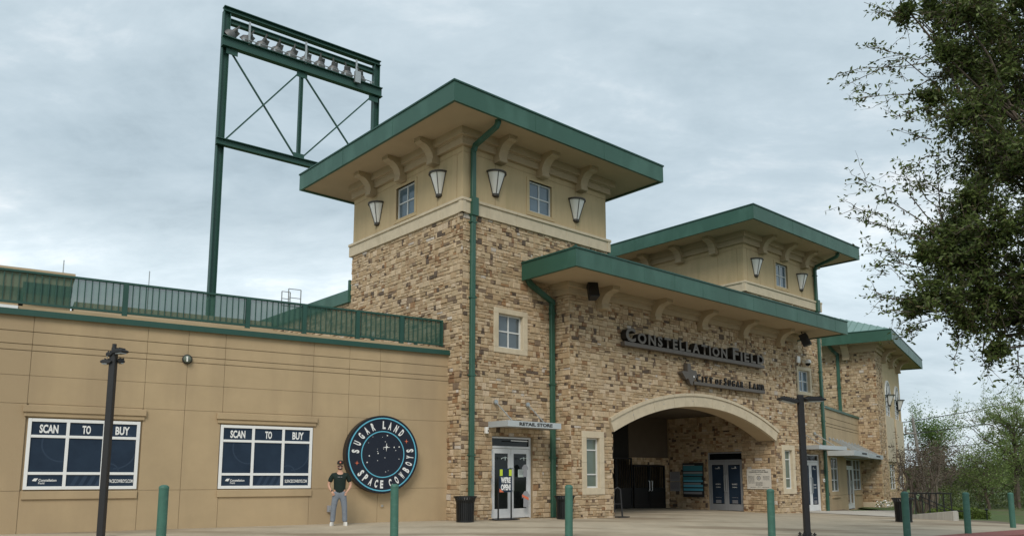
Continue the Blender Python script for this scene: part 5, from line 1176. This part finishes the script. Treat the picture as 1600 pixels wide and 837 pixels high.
pe = empty('person', (px_, py_, 0), math.atan2(-px_, py_) * 1.0, 'man in dark green T-shirt, grey trousers and cap, hands in pockets by the round sign', 'person')
pe.scale = (.975, .975, .955)
V = [(0, 0, .95), (0, 0, 1.08), (0, .0, 1.25), (0, .01, 1.40), (0, .0, 1.47), (0, -.005, 1.53), (0, -.01, 1.60), (0, -.01, 1.68)]
E_ = [(i, i + 1) for i in range(7)]; Rr = [(.145, .10), (.135, .095), (.155, .11), (.105, .075), (.062, .058), (.058, .060), (.074, .088), (.070, .084)]
def chain(start, pts, rs):
    prev = start
    for p, r in zip(pts, rs): V.append(p); Rr.append(r); E_.append((prev, len(V) - 1)); prev = len(V) - 1
    return prev
for s_ in (-1, 1):
    chain(0, [(s_ * .10, 0, .87), (s_ * .125, -.01, .66), (s_ * .145, 0, .47), (s_ * .155, .015, .28), (s_ * .165, .02, .09), (s_ * .175, -.09, .035)], [.088, .074, .056, .052, .038, .036])
    wv = chain(3, [(s_ * .175, .01, 1.365), (s_ * .240, .025, 1.265), (s_ * .295, .04, 1.12), (s_ * .265, .0, 1.02), (s_ * .205, -.055, .935), (s_ * .185, -.085, .895)], [.052, .050, .043, .038, .027, .033])
    for k in range(4): chain(wv, [(s_ * (.165 - .006 * k) + (k - 1.5) * .015, -.11, .855), (s_ * .16 + (k - 1.5) * .014, -.115, .815 + .006 * abs(k - 1))], [.0095, .008])
    chain(wv, [(s_ * .150, -.115, .895), (s_ * .135, -.125, .87)], [.011, .009])
skin_mesh('body', V, E_, Rr, 'skin', pe)
Vs = V[:]; 
V = [(0, 0, .80), (0, 0, 1.04), (0, -.0, 1.25), (0, .008, 1.395), (0, .005, 1.462)]; E_ = [(0, 1), (1, 2), (2, 3), (3, 4)]; Rr = [(.172, .130), (.168, .122), (.180, .125), (.150, .108), (.070, .070)]
for s_ in (-1, 1): chain(3, [(s_ * .180, .01, 1.378), (s_ * .240, .022, 1.285), (s_ * .268, .03, 1.175)], [.076, .072, .074])
skin_mesh('t_shirt', V, E_, Rr, 'shirt', pe)
V = [(0, 0, 1.02), (0, 0, .90)]; E_ = [(0, 1)]; Rr = [(.158, .112), (.165, .118)]
for s_ in (-1, 1): chain(1, [(s_ * .10, 0, .80), (s_ * .125, -.01, .64), (s_ * .145, -.005, .47), (s_ * .155, .012, .28), (s_ * .165, .018, .085)], [.102, .092, .080, .076, .074])
skin_mesh('trousers', V, E_, Rr, 'trousers', pe)
for s_ in (-1, 1):
    o = MB().lathe([(.0, .10), (.045, .10), (.05, .06), (.052, .02), (.052, 0), (0, 0)], n=14).build('shoe', 'shoe', pe, smooth=True); o.scale = (.95, 2.6, 1.0); o.location = (s_ * .18, -.05, 0); o.rotation_euler = (0, 0, s_ * .25)
o = MB().lathe([(.084, -.02), (.088, .02), (.080, .060), (.05, .088), (0, .096)], c=(0, 0, 0), n=18).build('cap', 'cap', pe, smooth=True); o.scale = (1, 1.18, 1); o.location = (0, .005, 1.700)
MB().prism([(-.07, 0), (.07, 0), (.062, -.06), (.03, -.085), (-.03, -.085), (-.062, -.06)], 'z', 0, .012).build('cap_brim', 'cap', pe, bevel=.004).location = (0, -.085, 1.688)
MB().lathe([(0, 0), (.022, 0)], n=10).build('cap_badge', 'print_orange', pe).matrix_local = Matrix.Translation((0, -.108, 1.735)) @ Matrix.Rotation(math.pi / 2 - .3, 4, 'X')
g = MB(); g.box(-.056, -.008, -.112, -.098, 1.618, 1.645); g.box(.008, .056, -.112, -.098, 1.618, 1.645); g.box(-.006, .006, -.108, -.1, 1.63, 1.64); g.box(-.08, -.06, -.105, .0, 1.632, 1.642); g.box(.06, .08, -.105, .0, 1.632, 1.642); g.build('sunglasses', 'print_black', pe)
o = MB().lathe([(0, -.055), (.035, -.05), (.062, -.025), (.068, .0)], n=14, a0=math.pi, a1=2 * math.pi).build('beard', 'hair', pe, smooth=True); o.location = (0, -.03, 1.575); o.scale = (1.03, 1.05, 1)
MB().box(-.024, .024, -.112, -.1, 1.570, 1.579).build('mouth', 'print_white', pe)
MB().prism([(-.012, 0), (.012, 0), (.007, .04), (-.007, .04)], 'y', -.115, -.09).build('nose', 'skin', pe).location = (0, 0, 1.588)
for s_ in (-1, 1): MB().lathe([(0, -.03), (.014, -.02), (.016, .01), (0, .03)], n=8).build('ear', 'skin', pe, smooth=True).location = (s_ * .080, .0, 1.62)
MB().tube([(-.225, -.055, .955), (-.19, -.055, .945)], .034, 10).build('watch', 'print_black', pe)
textlines(pe, -.128, [(-.06, .06, 1.325)], 'print_grey', .012)
print('objects', len(bpy.data.objects))
